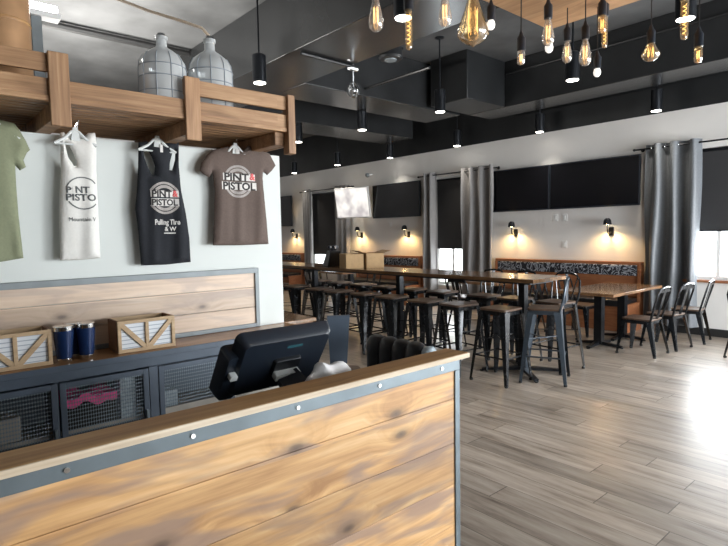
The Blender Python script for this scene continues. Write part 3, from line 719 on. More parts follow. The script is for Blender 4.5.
# things inside the cabinet
me = bpy.data.meshes.new('pink_cloth'); bm = bmesh.new()
bmesh.ops.create_grid(bm, x_segments=24, y_segments=10, size=.5)
for v in bm.verts:
    x, y = v.co.x, v.co.y; v.co = Vector((y*.20, x*.26, .045+.010*math.sin(x*9+y*5)+.008*math.sin(x*17-y*7)))
r = bmesh.ops.extrude_face_region(bm, geom=bm.faces[:])
for e in r['geom']:
    if isinstance(e, bmesh.types.BMVert): e.co.z -= .042+.0*e.co.x
bmesh.ops.recalc_face_normals(bm, faces=bm.faces); bm.to_mesh(me); bm.free()
t3 = finish('folded_cloth', me, 'pink', smooth=50); t3.location = (-3.045, .70, .70); tag(t3, 'bright pink folded cloth on a box behind the perforated door', 'cloth')
tag(MB().rbox(-3.14, -2.95, .565, .83, .585, .70, .01).build('storage_box', 'black_rubber', bevel=.004), 'black storage box under the pink cloth inside the cabinet', 'box')
tag(MB().rbox(-3.10, -2.96, .85, .93, .585, .80, .006).build('storage_carton', 'grey_vinyl', bevel=.003), 'upright pale carton inside the cabinet right of the pink cloth', 'box')
tag(MB().rbox(-3.12, -2.96, 1.06, 1.16, .585, .68, .006).build('storage_carton', 'grey_vinyl', bevel=.003), 'low pale carton behind the rightmost visible cabinet door', 'box')
tag(MB().rbox(-3.12, -2.97, .1, .40, .585, .70, .006).build('storage_bin', 'grey_board', bevel=.003), 'tan storage bin behind the left cabinet door', 'bin')

# backsplash
t = thing('backsplash', 'pale pine backsplash in a grey steel frame under the shirts', 'backsplash', (-3.2, .8, .93))
m = MB()
for a, b in ((1.295, 1.20), (1.197, 1.068), (1.065, .955)): m.box(-3.198, -3.182, -1.2, 1.80, b, a)
m.build('planks', 'pine_splash', t, True, bevel=.002)
MB().box(-3.198, -3.170, -1.2, 1.825, 1.293, 1.327).build('top_frame', 'frame_steel', t, True, bevel=.002)
MB().box(-3.198, -3.170, 1.797, 1.825, .931, 1.293).build('side_frame', 'frame_steel', t, True, bevel=.002)
MB().box(-3.198, -3.170, -1.2, 1.797, .931, .957).build('bottom_frame', 'frame_steel', t, True, bevel=.002)

# crates
def crate(y0, label, flip):
    W, H, D = .305, .172, .17; x1 = -2.955; x0 = x1-D; z0 = .931
    t = thing('wooden_crate', label, 'crate', (x1-D/2, y0+W/2, z0), 0, 'small farm crates')
    b = .018
    f = MB(); f.box(x1-.014, x1, y0, y0+W, z0, z0+b).box(x1-.014, x1, y0, y0+W, z0+H-b, z0+H)
    f.box(x1-.014, x1, y0, y0+b, z0+b, z0+H-b).box(x1-.014, x1, y0+W-b, y0+W, z0+b, z0+H-b).box(x1-.014, x1, y0+W/2-b/2, y0+W/2+b/2, z0+b, z0+H-b)
    f.build('front_frame', 'crate_wood', t, True, bevel=.0015)
    MB().box(x1-.022, x1-.012, y0+.004, y0+W-.004, z0+.004, z0+H-.004).build('printed_panel', 'crate_panel', t, True)
    p = ((y0+b, y0+W/2-b/2, 1), (y0+W/2+b/2, y0+W-b, -1))
    for (a, c_, s) in p:
        za, zb = (z0+H-b, z0+b) if s > 0 else (z0+b, z0+H-b)
        MB().bar((x1-.007, a, za), (x1-.007, c_, zb), .024, .012, side=(1, 0, 0)).build('brace', 'crate_wood', t, True)
    MB().box(x0, x1-.022, y0, y0+.012, z0, z0+H).build('side', 'crate_dark', t, True, bevel=.001)
    MB().box(x0, x1-.022, y0+W-.012, y0+W, z0, z0+H).build('side', 'crate_dark', t, True, bevel=.001)
    MB().box(x0, x0+.012, y0+.012, y0+W-.012, z0, z0+H).build('back', 'crate_wood', t, True)
    MB().box(x0+.012, x1-.022, y0+.012, y0+W-.012, z0, z0+.012).build('bottom', 'crate_wood', t, True)
crate(.243, 'small crate with white panel at the far left of the worktop', 0)
crate(.852, 'small crate with white panels on the worktop right of the tumblers', 0)
# tumblers
def make_tumbler():
    t = thing('tumbler', '', 'tumbler', (0, 0, 0), 0, 'navy steel tumblers')
    MB().lathe([(.030, 0), (.033, .004), (.034, .022)], n=24).build('base', 'chrome', t)
    MB().lathe([(.0345, .022), (.037, .05), (.044, .13), (.0455, .160)], n=24).build('body', 'navy_enamel', t)
    MB().lathe([(.0455, .160), (.046, .166), (.046, .180), (.043, .182), (.03, .178), (.001, .178)], n=24).build('rim', 'chrome', t)
    return t
tb = make_tumbler()
for i, (x, y, lab) in enumerate([(-2.965, .600, 'front left'), (-2.985, .705, 'right-hand'), (-3.05, .662, 'back')]):
    o = tb if i == 0 else dup(tb, (0, 0, 0)); o.location = (x, y, .931)
    o['label'] = ['navy tumbler with steel rim right beside the left crate', 'navy tumbler with steel rim, rightmost of the tumblers', 'navy tumbler standing behind and between the two front tumblers'][i]

# ------------------------------------------------------------------ wooden shelf above the shirt wall, with carboys
t = thing('timber_shelf', 'rustic timber shelf with slatted bottom above the hanging shirts', 'shelf', (-3.1, .6, 2.085))
SX = -2.80
k = 0; x = -3.62
while x < SX-.03:
    MB().box(x, x+.046, -1.3, 1.86, 2.165, 2.190).build('bottom_slat', 'shelf_wood', t, True, bevel=.003); x += .060
for y in (-1.25, -.55, .05, .575, 1.205, 1.77):
    MB().box(-3.62, SX-.03, y, y+.07, 2.086, 2.165).build('cross_beam', 'shelf_wood', t, True, bevel=.003)
for y in (-.62, .565, 1.195):
    MB().box(SX, SX+.022, y, y+.085, 2.055, 2.385).build('post', 'shelf_wood_up', t, True, bevel=.004)
MB().box(-3.62, SX-.04, 1.862, 1.885, 2.09, 2.30).box(SX-.04, SX+.022, 1.835, 1.885, 2.035, 2.385).build('end_board', 'shelf_wood_up', t, True, bevel=.003)
MB().box(SX-.022, SX, -1.3, 1.86, 2.185, 2.268).build('lower_rail', 'shelf_wood', t, True, bevel=.003)
MB().box(SX-.022, SX, -1.3, .60, 2.296, 2.378).build('upper_rail', 'shelf_wood', t, True, bevel=.003)
MB().box(SX-.022, SX, 1.20, 1.86, 2.296, 2.378).build('upper_rail', 'shelf_wood', t, True, bevel=.003)
MB().box(-3.62, -3.60, -1.3, 1.86, 2.19, 2.30).build('rear_rail', 'shelf_wood', t, True, bevel=.003)

def make_carboy():
    t = thing('glass_carboy', '', 'glass jug', (0, 0, 0), 0, 'glass carboys on the shelf')
    prof = [(.10, 0), (.122, .006), (.128, .03), (.128, .30), (.122, .345), (.10, .385), (.065, .415), (.036, .435), (.030, .445), (.029, .485), (.036, .488), (.036, .505), (.024, .506)]
    MB().lathe(prof, n=40).build('bottle', 'carboy', t)
    g = MB()
    for a in range(10):
        an = 2*PI*a/10
        g.tube([(.1295*math.cos(an), .1295*math.sin(an), z) for z in (.03, .12, .21, .30)] + [(.124*math.cos(an), .124*math.sin(an), .345), (.10*math.cos(an), .10*math.sin(an), .388)], .0028, 5)
    for z in (.06, .15, .24, .31):
        g.tube([(.129*math.cos(2*PI*i/40), .129*math.sin(2*PI*i/40), z) for i in range(41)], .003, 5)
    g.build('moulded_ribs', simple('rib_glass', (.30, .33, .36), .2, 0, .1), t)
    MB().lathe([(.028, .495), (.026, .515), (.02, .525), (.001, .526)], n=16).build('stopper', 'chrome', t)
    return t
cb = make_carboy(); cb.location = (-2.955, 1.150, 2.19); cb.scale = (.94, .94, .85); cb['label'] = 'glass carboy on the shelf, left one without a hose'
c2 = dup(cb, (-3.01, 1.455, 2.19), .2, 'glass carboy on the shelf, right one with the pale hose'); c2.scale = (.98, .98, .98)
hp = [(-3.01, 1.455, 2.705), (-3.03, 1.42, 2.75), (-3.10, 1.33, 2.79), (-3.25, 1.2, 2.86), (-3.45, 1.05, 2.97), (-3.6, .9, 3.15)]
tag(MB().tube([Vector(p) for p in hp], .009, 8).build('hose', simple('beige_hose', (.62, .50, .38), .5)), 'pale beige hose rising from the right carboy', 'hose')
t = thing('copper_drum', 'copper-coloured drum on the left end of the shelf', 'drum', (-3.05, .44, 2.19))
MB().lathe([(.10, 0), (.115, .01), (.115, .50), (.108, .515), (.05, .53)], (-3.05, .44, 2.19), 32).build('drum', 'copper', t, True)
for z in (.06, .36): MB().lathe([(.1155, z-.008), (.118, z), (.1155, z+.008)], (-3.05, .44, 2.19), 32, caps=False).build('hoop', 'ledge_wood', t, True)
t = thing('shop_light', 'bright tube lamp on a grey stand behind the shelf at left', 'lamp', (-3.45, .66, 2.19))
MB().box(-3.47, -3.43, .63, .68, 2.19, 2.76).build('stand', 'frame_steel', t, True)
MB().box(-3.49, -3.41, .57, .77, 2.755, 2.785).build('housing', 'white_plastic', t, True)
MB().tube([(-3.45, .58, 2.81), (-3.45, .76, 2.81)], .025, 12).build('lamp_tube', 'tube_lamp', t, True)
ld = bpy.data.lights.new('shop_glow', 'SPOT'); ld.energy = 60; ld.color = (1, .97, .92); ld.spot_size = 1.7; ld.spot_blend = .9; ld.shadow_soft_size = .05
lo = bpy.data.objects.new('shop_glow', ld); COL.objects.link(lo); lo.location = (-3.45, .67, 2.87)
lo.rotation_euler = Vector((-4.2, 1.5, 1.5)).to_track_quat('-Z', 'Y').to_euler()

# ------------------------------------------------------------------ shirts on hangers
def garment(name, label, cat, outline, holes, X, mat, fold=.008, thick=.022, seed=0, zref=None):
    """a hollow-looking hanging shirt: outline traced at its own distance from the wall, pillowed front, flat back"""
    P = lambda q: on_x(q[0], q[1], X)
    out = [(p.y, p.z) for p in map(P, outline)]; hol = [[(p.y, p.z) for p in map(P, h)] for h in holes]
    bm = bmesh.new(); loops = [out]+hol; edges = []
    def dense(lp, st=.02):
        r = []
        for i, a in enumerate(lp):
            b = lp[(i+1) % len(lp)]; n = max(1, int(math.dist(a, b)/st))
            r += [(a[0]+(b[0]-a[0])*k/n, a[1]+(b[1]-a[1])*k/n) for k in range(n)]
        return r
    segs = []
    for lp in loops:
        lp = dense(lp); vs = [bm.verts.new((0, y, z)) for y, z in lp]
        for i in range(len(vs)):
            edges.append(bm.edges.new((vs[i], vs[(i+1) % len(vs)]))); segs.append((lp[i], lp[(i+1) % len(lp)]))
    bmesh.ops.triangle_fill(bm, edges=edges, use_beauty=True, use_dissolve=False)
    y0 = min(p[0] for p in out); y1 = max(p[0] for p in out); z0 = min(p[1] for p in out); z1 = max(p[1] for p in out)
    for ax, a, b in ((1, y0, y1), (2, z0, z1)):
        n = int((b-a)/.014)
        for k in range(1, n):
            co_ = [0, 0, 0]; co_[ax] = a+(b-a)*k/n; no = [0, 0, 0]; no[ax] = 1
            bmesh.ops.bisect_plane(bm, geom=bm.verts[:]+bm.edges[:]+bm.faces[:], plane_co=co_, plane_no=no)
    bmesh.ops.triangulate(bm, faces=bm.faces[:])
    yc_ = (y0+y1)/2
    def dist(y, z):
        best = 9
        for (a, b) in segs:
            dx, dy = b[0]-a[0], b[1]-a[1]; t_ = max(0, min(1, ((y-a[0])*dx+(z-a[1])*dy)/(dx*dx+dy*dy+1e-12)))
            best = min(best, math.hypot(y-a[0]-t_*dx, z-a[1]-t_*dy))
        return best
    def front(y, z, d=None):
        d = dist(y, z) if d is None else d
        q = (z1-z)/(z1-z0)
        f = fold*(math.sin((y-yc_)*46+seed+q*2)*.6+math.sin((y-yc_)*83+seed*2+q*3.1)*.3+math.sin((y-yc_)*23-q*4+seed)*.5)*min(1, q*1.5+.1)
        return thick*(min(1, d/.035)**.5)+f*min(1, d/.03)
    ymid = P(outline[0]); org = Vector((X, yc_, z0))
    t = thing(name, label, cat, org, 0, 'shirts hanging on the wall')
    ds = {v: dist(v.co.y, v.co.z) for v in bm.verts}
    r = bmesh.ops.extrude_face_region(bm, geom=bm.faces[:])
    back = {e for e in r['geom'] if isinstance(e, bmesh.types.BMVert)}
    for v in bm.verts:
        if v not in back: v.co.x = X+front(v.co.y, v.co.z, ds.get(v))
        else: v.co.x = X-.004
    for v in bm.verts: v.co -= org
    bmesh.ops.recalc_face_normals(bm, faces=bm.faces[:])
    me = bpy.data.meshes.new('cloth'); bm.to_mesh(me); bm.free()
    finish('cloth', me, mat, t, smooth=70)
    return t, front, org
def text_mesh(s, bold=.012, font_size=1.0):
    cu = bpy.data.curves.new('lettering', 'FONT'); cu.body = s; cu.size = font_size; cu.align_x = 'CENTER'; cu.align_y = 'CENTER'; cu.offset = bold; cu.resolution_u = 3
    o = bpy.data.objects.new('lettering', cu); COL.objects.link(o)
    dg = bpy.context.evaluated_depsgraph_get(); me = bpy.data.meshes.new_from_object(o.evaluated_get(dg)); bpy.data.objects.remove(o); bpy.data.curves.remove(cu)
    xs = [v.co.x for v in me.vertices]; ys = [v.co.y for v in me.vertices]
    return me, min(xs), max(xs), min(ys), max(ys)
def put_on(me, front, org, X, parent, name, mat, lift):
    bm = bmesh.new(); bm.from_mesh(me)
    bmesh.ops.triangulate(bm, faces=bm.faces[:])
    bmesh.ops.subdivide_edges(bm, edges=[e for e in bm.edges if e.calc_length() > .012], cuts=1)
    r = bmesh.ops.extrude_face_region(bm, geom=bm.faces[:]); bk = {e for e in r['geom'] if isinstance(e, bmesh.types.BMVert)}
    for v in bm.verts: v.co.x = X+front(v.co.y, v.co.z)+(lift if v not in bk else lift-.0015)
    for v in bm.verts: v.co -= org
    bmesh.ops.recalc_face_normals(bm, faces=bm.faces[:])
    m2 = bpy.data.meshes.new(name); bm.to_mesh(m2); bm.free()
    return finish(name, m2, mat, parent, smooth=0)
def print_text(s, box, X, front, org, parent, name, mat, lift=.0022, bold=.02, slant=0):
    """lettering squeezed into a photo box, wrapped on the cloth"""
    me, a, b, c, d = text_mesh(s, bold)
    p00 = on_x(box[0], box[3], X); p11 = on_x(box[2], box[1], X)
    for v in me.vertices:
        u = (v.co.x-a)/(b-a); w = (v.co.y-c)/(d-c)
        v.co = Vector((0, p00.y+(p11.y-p00.y)*u, p00.z+(p11.z-p00.z)*w+slant*(u-.5)))
    return put_on(me, front, org, X, parent, name, mat, lift)
def print_shape(polys, front, org, X, parent, name, mat, lift=.0018):
    """polys: lists of (y,z) quads"""
    me = bpy.data.meshes.new(name); vs = []; fs = []
    for q in polys:
        o = len(vs); vs += [(0, y, z) for y, z in q]; fs.append(tuple(range(o, o+len(q))))
    me.from_pydata(vs, [], fs)
    return put_on(me, front, org, X, parent, name, mat, lift)
def arc_band(c, r0_, r1_, a0, a1, n=18):
    q = []
    for k in range(n):
        A, B = math.radians(a0+(a1-a0)*k/n), math.radians(a0+(a1-a0)*(k+1)/n)
        q.append([(c[0]+r0_*math.cos(A), c[1]+r0_*math.sin(A)), (c[0]+r1_*math.cos(A), c[1]+r1_*math.sin(A)), (c[0]+r1_*math.cos(B), c[1]+r1_*math.sin(B)), (c[0]+r0_*math.cos(B), c[1]+r0_*math.sin(B))])
    return q
def grid_rect(y0, y1, z0, z1, n=6, sl=0):
    q = []
    for k in range(n):
        a = y0+(y1-y0)*k/n; b = y0+(y1-y0)*(k+1)/n; za = sl*(k/n-.5); zb = sl*((k+1)/n-.5)
        q.append([(a, z0+za), (b, z0+zb), (b, z1+zb), (a, z1+za)])
    return q
def badge(cx, cy_, half_w, rad_px, X, front, org, t, mat_ring, mat_band, mat_text, bands=True):
    c = on_x(cx, cy_, X); e = on_x(cx, cy_-rad_px, X); R_ = e.z-c.z
    l, r = on_x(cx-half_w, cy_, X), on_x(cx+half_w, cy_, X)
    for a0_, a1_ in ((28, 152), (208, 332)): print_shape(arc_band((c.y, c.z), R_*.86, R_, a0_, a1_), front, org, X, t, 'badge_ring', mat_ring)
    for a0_, a1_ in ((42, 138), (222, 318)): print_shape(arc_band((c.y, c.z), R_*.62, R_*.80, a0_, a1_), front, org, X, t, 'badge_inner_ring', mat_ring)
    return c, R_, l.y, r.y

def hanger(px, py, X, label, wpx=20):
    c = on_x(px, py, X)                     # neck of the hanger
    t = thing('clothes_hanger', label, 'hanger', (X, c.y, c.z), 0, 'clear clothes hangers')
    top = 2.10
    MB().tube([(0, 0, -.01), (0, 0, .02), (0, .012, .04), (0, .018, .055), (0, .006, top-c.z-.008), (0, -.008, top-c.z-.012)], .0028, 6).build('hook', 'chrome', t)
    w = wpx*.0063
    m = MB(); m.tube([(0, -w, -.075), (0, -w*.5, -.045), (0, -.02, -.012), (0, 0, -.002), (0, .02, -.012), (0, w*.5, -.045), (0, w, -.075)], .008, 8)
    m.tube([(0, -w, -.075), (0, w, -.075)], .005, 6)
    m.build('bar', 'clear_plastic', t)
    MB().bar((0, 0, -.055), (0, 0, .012), .045, .014, .022, .012, side=(1, 0, 0)).build('neck_plate', 'clear_plastic', t)
XS = -3.135
hanger(235, 145, XS+.012, 'clear hanger holding the brown tee', 16)
hanger(157, 138, XS+.012, 'clear hanger holding the black tank top', 17)
hanger(75, 130, XS+.012, 'clear hanger holding the white tank top', 16)
hanger(-6, 121, XS+.012, 'clear hanger holding the olive tee at the left edge', 16)

# brown tee
t, fr, og = garment('tee_shirt', 'brown tee with round badge print, rightmost of the shirts', 'shirt',
    [(228, 146.5), (213.7, 149.8), (207, 155), (201.6, 163), (199.8, 170.7), (204, 174.5), (209.3, 177.3), (212.5, 172), (213.5, 178), (214.8, 190), (214.3, 210), (213.6, 228), (213, 245.4), (240, 245.2), (268.6, 244.0), (267, 226), (265.3, 207), (263.5, 190), (262.6, 178), (263.0, 171.5), (267.3, 175), (271.5, 171), (275.6, 165.5), (269.7, 154), (261, 148.7), (247.8, 145.4), (244.5, 150), (238, 152.6), (231.5, 150.5)],
    [], XS, 'tee_brown', seed=.6, fold=.007)
c, R_, ly, ry = badge(236.8, 181.8, 17, 16.2, XS, fr, og, t, 'print_dim', 'print_light', 'print_dark')
h = R_*.46
print_shape(grid_rect(ly+.01, ry-.005, c.z+.006, c.z+h+.002, 8), fr, og, XS, t, 'badge_band', 'print_light', .0026)
print_shape(grid_rect(ly, ry+.004, c.z-h-.006, c.z-.004, 8), fr, og, XS, t, 'badge_band', 'print_light', .0026)
print_text('PINT', (222.5, 174.3, 246.8, 180.6), XS, fr, og, t, 'badge_lettering', 'print_dark', .0036, .035)
print_text('&', (247.8, 174.2, 253.2, 180.6), XS, fr, og, t, 'badge_lettering', 'print_red', .0036, .04)
print_text('PISTOL', (221.2, 183.4, 253.4, 189.7), XS, fr, og, t, 'badge_lettering', 'print_dark', .0036, .035)
a = on_x(236, 152, XS)
MB().box(XS+.017, XS+.024, a.y-.012, a.y+.012, a.z-.012, a.z+.014).build('neck_label', 'print_light', t, True)
col_ = MB().tube([Vector((XS+.018-.006*abs(math.cos(k*PI/10)), on_x(228+16.5*k/10+1.2, 0, XS).y, on_x(236, 147.0+6.0*math.sin(PI*k/10), XS).z)) for k in range(11)], .006, 6)
col_.build('collar', 'tee_brown', t, True)

# black tank
t, fr, og = garment('tank_top', 'black racerback tank top with white print, hanging in the middle', 'shirt',
    [(138.5, 142.6), (146, 141.2), (153, 143.2), (160, 144.6), (167, 142.6), (172, 140.6), (178.8, 140.2), (178.8, 166), (181, 190), (185.8, 213), (189.4, 238), (190.7, 262), (166, 264.6), (141.2, 265.5), (138.5, 232), (135.4, 209), (137, 190), (138.3, 166)],
    [[(143, 148.5), (147.5, 149.5), (152, 157), (155, 166), (154.4, 175), (151.8, 174.5), (148.5, 168), (144.5, 158)],
     [(174.2, 149.5), (175.5, 152), (175.2, 160), (172.2, 170.5), (169.6, 170), (169.8, 163), (172, 154)]], XS, 'tank_black', seed=2.2, fold=.012)
c, R_, ly, ry = badge(163.3, 198.2, 14.3, 16, XS, fr, og, t, 'print_dim', 'print_light', 'print_dark')
h = R_*.46
print_shape(grid_rect(ly+.004, ry-.004, c.z+.005, c.z+h, 8), fr, og, XS, t, 'badge_band', 'print_light', .0026)
print_shape(grid_rect(ly+.006, ry-.006, c.z-h-.004, c.z-.003, 8), fr, og, XS, t, 'badge_band', 'print_light', .0026)
print_text('PINT', (150.5, 191.0, 170.2, 197.2), XS, fr, og, t, 'badge_lettering', 'print_dark', .0036, .035)
print_text('&', (171, 191, 175.8, 197.2), XS, fr, og, t, 'badge_lettering', 'print_red', .0036, .04)
print_text('PISTOL', (150.7, 199.6, 175.6, 205.6), XS, fr, og, t, 'badge_lettering', 'print_dark', .0036, .035)
print_text('Pulling Tire', (153.5, 219.5, 177.5, 226.6), XS, fr, og, t, 'slogan_lettering', 'print_light', .0026, .03)
print_text('& W', (163.5, 226.8, 174.5, 231.2), XS, fr, og, t, 'slogan_lettering', 'print_light', .0026, .03)
print_shape(grid_rect(on_x(163, 233, XS).y, on_x(174, 233, XS).y, on_x(168, 233.7, XS).z, on_x(168, 232.6, XS).z, 4), fr, og, XS, t, 'slogan_underline', 'print_light', .0026)
a = on_x(159.8, 149, XS)
MB().box(XS+.02, XS+.027, a.y-.008, a.y+.008, a.z-.022, a.z+.022).build('neck_label', 'print_light', t, True)

# white tank
t, fr, og = garment('tank_top', 'white tank top with dark print, between the olive tee and the black tank', 'shirt',
    [(60.2, 132.6), (64, 132.2), (68, 137), (75, 139.5), (83, 138), (88, 132.8), (95, 132.8), (96.4, 142), (96.4, 170), (97.5, 195), (99, 225), (100.5, 258), (80, 260), (60.3, 260.5), (59.6, 225), (59.7, 192.8), (61, 172.8)],
    [[(64.5, 141.5), (67.5, 143), (72, 150), (77, 161), (76.8, 166.5), (74, 166), (68, 157)]], XS, 'tank_white', seed=4, fold=.010)
c = on_x(82, 193.5, XS); R_ = on_x(82, 177.2, XS).z-c.z
for a0_, a1_ in ((40, 158), (212, 318)): print_shape(arc_band((c.y, c.z), R_*.93, R_, a0_, a1_), fr, og, XS, t, 'badge_ring', 'print_grey')
print_text('P', (65.3, 187, 70.2, 193.2), XS, fr, og, t, 'badge_lettering', 'print_grey', .0026, .03)
print_text('I', (71.7, 187, 73.0, 193.2), XS, fr, og, t, 'faint_lettering', 'tank_white', .0026, .0)
print_text('NT', (74.6, 187, 88.2, 193.2), XS, fr, og, t, 'badge_lettering', 'print_grey', .0026, .03)
print_text('PISTO', (65.3, 194.6, 95.0, 200.8), XS, fr, og, t, 'badge_lettering', 'print_grey', .0026, .025)
print_text('Mountain V', (68, 217.6, 94.5, 221.4), XS, fr, og, t, 'slogan_lettering', 'print_grey', .0026, .0)

# olive tee at the edge
t, fr, og = garment('tee_shirt', 'olive green tee cut off by the left edge of the view', 'shirt',
    [(-12, 118), (2, 120), (14.5, 123.5), (20, 131), (26, 141), (30, 150), (27, 152.5), (23.5, 160), (26, 167), (20, 170.5), (15.2, 165), (16.2, 185), (18.5, 215), (23.5, 258), (0, 262), (-34, 266), (-36, 200), (-36, 170), (-44, 173), (-50, 160), (-40, 135), (-30, 122), (-19, 118.5)],
    [], XS, 'tee_green', seed=1.4, fold=.012)

# ------------------------------------------------------------------ bar stools, tables, chairs
def make_stool(back=False, mat='stool_metal', name='bar_stool'):
    t = thing(name, '', 'stool', (0, 0, 0))
    H = .76
    MB().rbox(-.165, .165, -.165, .165, H-.022, H, .045).build('seat', 'seat_wood', t, bevel=.004)
    MB().rbox(-.16, .16, -.16, .16, H-.062, H-.022, .04).build('seat_rim', mat, t)
    for sx in (-1, 1):
        for sy_ in (-1, 1):
            a = Vector((sx*.135, sy_*.135, H-.03)); b = Vector((sx*.215, sy_*.215, .012))
            m = MB(); dirx = Vector((sx, sy_, 0)).normalized(); tan = Vector((-dirx.y, dirx.x, 0))
            R = lambda c, w, d: [c+tan*w/2, c+dirx*d, c-tan*w/2, c-dirx*d*.15]
            m.loft([R(a, .11, .036), R(a.lerp(b, .5), .072, .028), R(b, .042, .02)])
            lg = m.build('leg', mat, t, smooth=20)
            MB().lathe([(.014, 0), (.018, .003), (.018, .02), (.012, .026)], (b.x, b.y, 0), 10).build('foot_cap', 'black_rubber', lg)
    f = .135+(.215-.135)*((H-.03-.27)/(H-.042))
    m = MB()
    for (p, q) in (((-f, -f), (f, -f)), ((f, -f), (f, f)), ((f, f), (-f, f)), ((-f, f), (-f, -f))): m.tube([(*p, .27), (*q, .27)], .009, 8)
    m.build('footrest', mat, t)
    m = MB(); g = .175
    m.bar((-g, -g, .44), (g, g, .44), .028, .006); m.bar((-g, g, .446), (g, -g, .446), .028, .006)
    m.build('cross_brace', mat, t)
    if back:   # low back on the +y side
        MB().tube([(-.16, .15, H-.03), (-.175, .185, H+.10), (-.17, .20, H+.22), (-.12, .21, H+.285), (0, .215, H+.30), (.12, .21, H+.285), (.17, .20, H+.22), (.175, .185, H+.10), (.16, .15, H-.03)], .012, 8).build('back_hoop', mat, t)
        if back == 'panel':
            pts = [(-.165, .06), (.165, .06), (.165, .22), (.12, .28), (0, .292), (-.12, .28), (-.165, .22)]
            MB().loft([[(x, .20-.0*abs(x)+d, H+z) for x, z in pts] for d in (-.004, .006)]).build('back_panel', mat, t, smooth=20)
        else:
            MB().bar((0, .165, H-.02), (0, .213, H+.295), .055, .006, side=(1, 0, 0)).build('back_splat', mat, t)
            for q in (-1, 1): MB().bar((q*.08, .16, H-.02), (q*.14, .208, H+.26), .014, .008, side=(1, 0, 0)).build('back_strut', mat, t)
    return t
st = make_stool()
GR = 'backless stools along the long bar table'
FRONT = [-3.22, -3.76, -4.25, -4.83, -5.33, -5.86, -6.35, -6.98, -7.55]
WORD = ['first', 'second', 'third', 'fourth', 'fifth', 'sixth', 'seventh', 'eighth', 'ninth']
for i, x in enumerate(FRONT):
    o = st if i == 0 else dup(st, (0, 0, 0))
    o.location = (x, 4.65+random.uniform(-.02, .02), 0); o.rotation_euler.z = random.uniform(-.12, .12); o['group'] = GR
    o['label'] = 'black backless stool, %s from right on near side of bar table' % WORD[i]
FAR = [-4.72, -5.25, -5.8, -6.35, -6.9, -7.5]
for i, x in enumerate(FAR):
    o = dup(st, (x, 5.50+random.uniform(-.03, .03), 0), random.uniform(-.15, .15), 'black backless stool, %s from right on far side of bar table' % WORD[i], GR)
sb = make_stool('splat')
for i, x in enumerate([-3.08, -3.60, -4.05]):
    o = sb if i == 0 else dup(sb, (0, 0, 0)); o.location = (x, 5.50, 0); o.rotation_euler.z = random.uniform(-.1, .1)
    o['label'] = 'low-backed black stool, %s from right on far side of bar table' % ['first', 'second', 'third'][i]; o['group'] = 'low-backed bar stools'
o = make_stool('panel', 'blue_metal'); o.location = (-2.91, 5.00, 0); o.rotation_euler.z = -PI/2+.42
o['label'] = 'blue-grey metal stool with a solid low back at the right end of the bar table'; o['group'] = 'low-backed bar stools'
# staff stool behind the counter
o = make_stool('splat', 'stool_metal'); o.location = (-2.36, 1.82, 0); o.rotation_euler.z = -PI/2-.55
for c_ in o.children:
    if c_.name.startswith('back_splat'):
        bpy.data.objects.remove(c_); break
for c_ in list(o.children):
    if c_.name.startswith(('back_hoop', 'back_strut')): bpy.data.objects.remove(c_)
MB().loft([[(-.034, .19+d, .70), (.034, .19+d, .70), (.058, .235+d, 1.125), (-.058, .235+d, 1.125)] for d in (0, .02)]).build('back_splat', 'navy_paint', o)
o['label'] = 'dark stool with a tall narrow back behind the reception counter'; o['group'] = 'low-backed bar stools'

# communal bar table
t = thing('bar_table', 'long narrow bar-height wood table through the middle of the room', 'table', (-6, 5.12, 0))
MB().box(-9.4, -2.93, 4.80, 5.45, 1.012, 1.05).build('tabletop', 'table_wood', t, True, bevel=.004)
MB().box(-9.3, -3.03, 4.90, 5.35, .985, 1.012).build('apron', 'black_metal', t, True)
for x in (-3.25, -5.15, -7.1, -8.9):
    MB().box(x-.038, x+.038, 5.085, 5.16, .03, .985).build('column', 'black_metal', t, True)
    m = MB()
    for a in (40, 140, 220, 320):
        an = math.radians(a); e = Vector((x+.44*math.cos(an), 5.12+.44*math.sin(an), .022)); m.bar((x, 5.12, .045), e, .065, .04, .05, .022)
        m.lathe([(.02, 0), (.024, .004), (.024, .014)], (e.x, e.y, 0), 10)
    m.build('base_feet', 'black_metal', t, True)

# boxes and bag on the bar table
t = thing('cardboard_box', 'closed brown cardboard box on the bar table', 'box', (-6.02, 4.99, 1.05), math.radians(-25))
MB().box(-.21, .19, -.12, .14, 0, .205).build('carton', 'cardboard', t, bevel=.003)
MB().box(-.21, .19, -.012, .012, .2055, .2065).build('tape', simple('packing_tape', (.55, .42, .26), .3), t)
t = thing('cardboard_box', 'open cardboard box with raised flaps behind the closed box', 'box', (-5.90, 5.275, 1.05), math.radians(-25))
m = MB(); m.box(-.22, .22, -.13, -.124, 0, .21).box(-.22, .22, .124, .13, 0, .21).box(-.22, -.214, -.124, .124, 0, .21).box(.214, .22, -.124, .124, 0, .21).box(-.22, .22, -.13, .13, 0, .006)
m.build('carton', 'cardboard', t)
for (p, q) in (((-.22, -.13), (.22, -.13)), ((-.22, .13), (.22, .13))):
    s = -1 if p[1] < 0 else 1
    MB().loft([[(p[0], p[1], .21), (q[0], q[1], .21), (q[0]-.02, q[1]+s*.11, .245), (p[0]+.02, p[1]+s*.11, .245)], [(p[0], p[1], .214), (q[0], q[1], .214), (q[0]-.02, q[1]+s*.11, .249), (p[0]+.02, p[1]+s*.11, .249)]]).build('flap', 'cardboard_in', t)
t = thing('black_bag', 'slanting black tote with grips on the bar table left of the boxes', 'bag', (-6.60, 5.08, 1.05), math.radians(-20))
MB().loft([[(-.17, -.10, 0), (.12, -.10, 0), (.12, .12, 0), (-.17, .12, 0)], [(-.03, -.06, .24), (.16, -.06, .24), (.16, .10, .24), (-.03, .10, .24)]]).build('body', 'black_leather', t, bevel=.01)
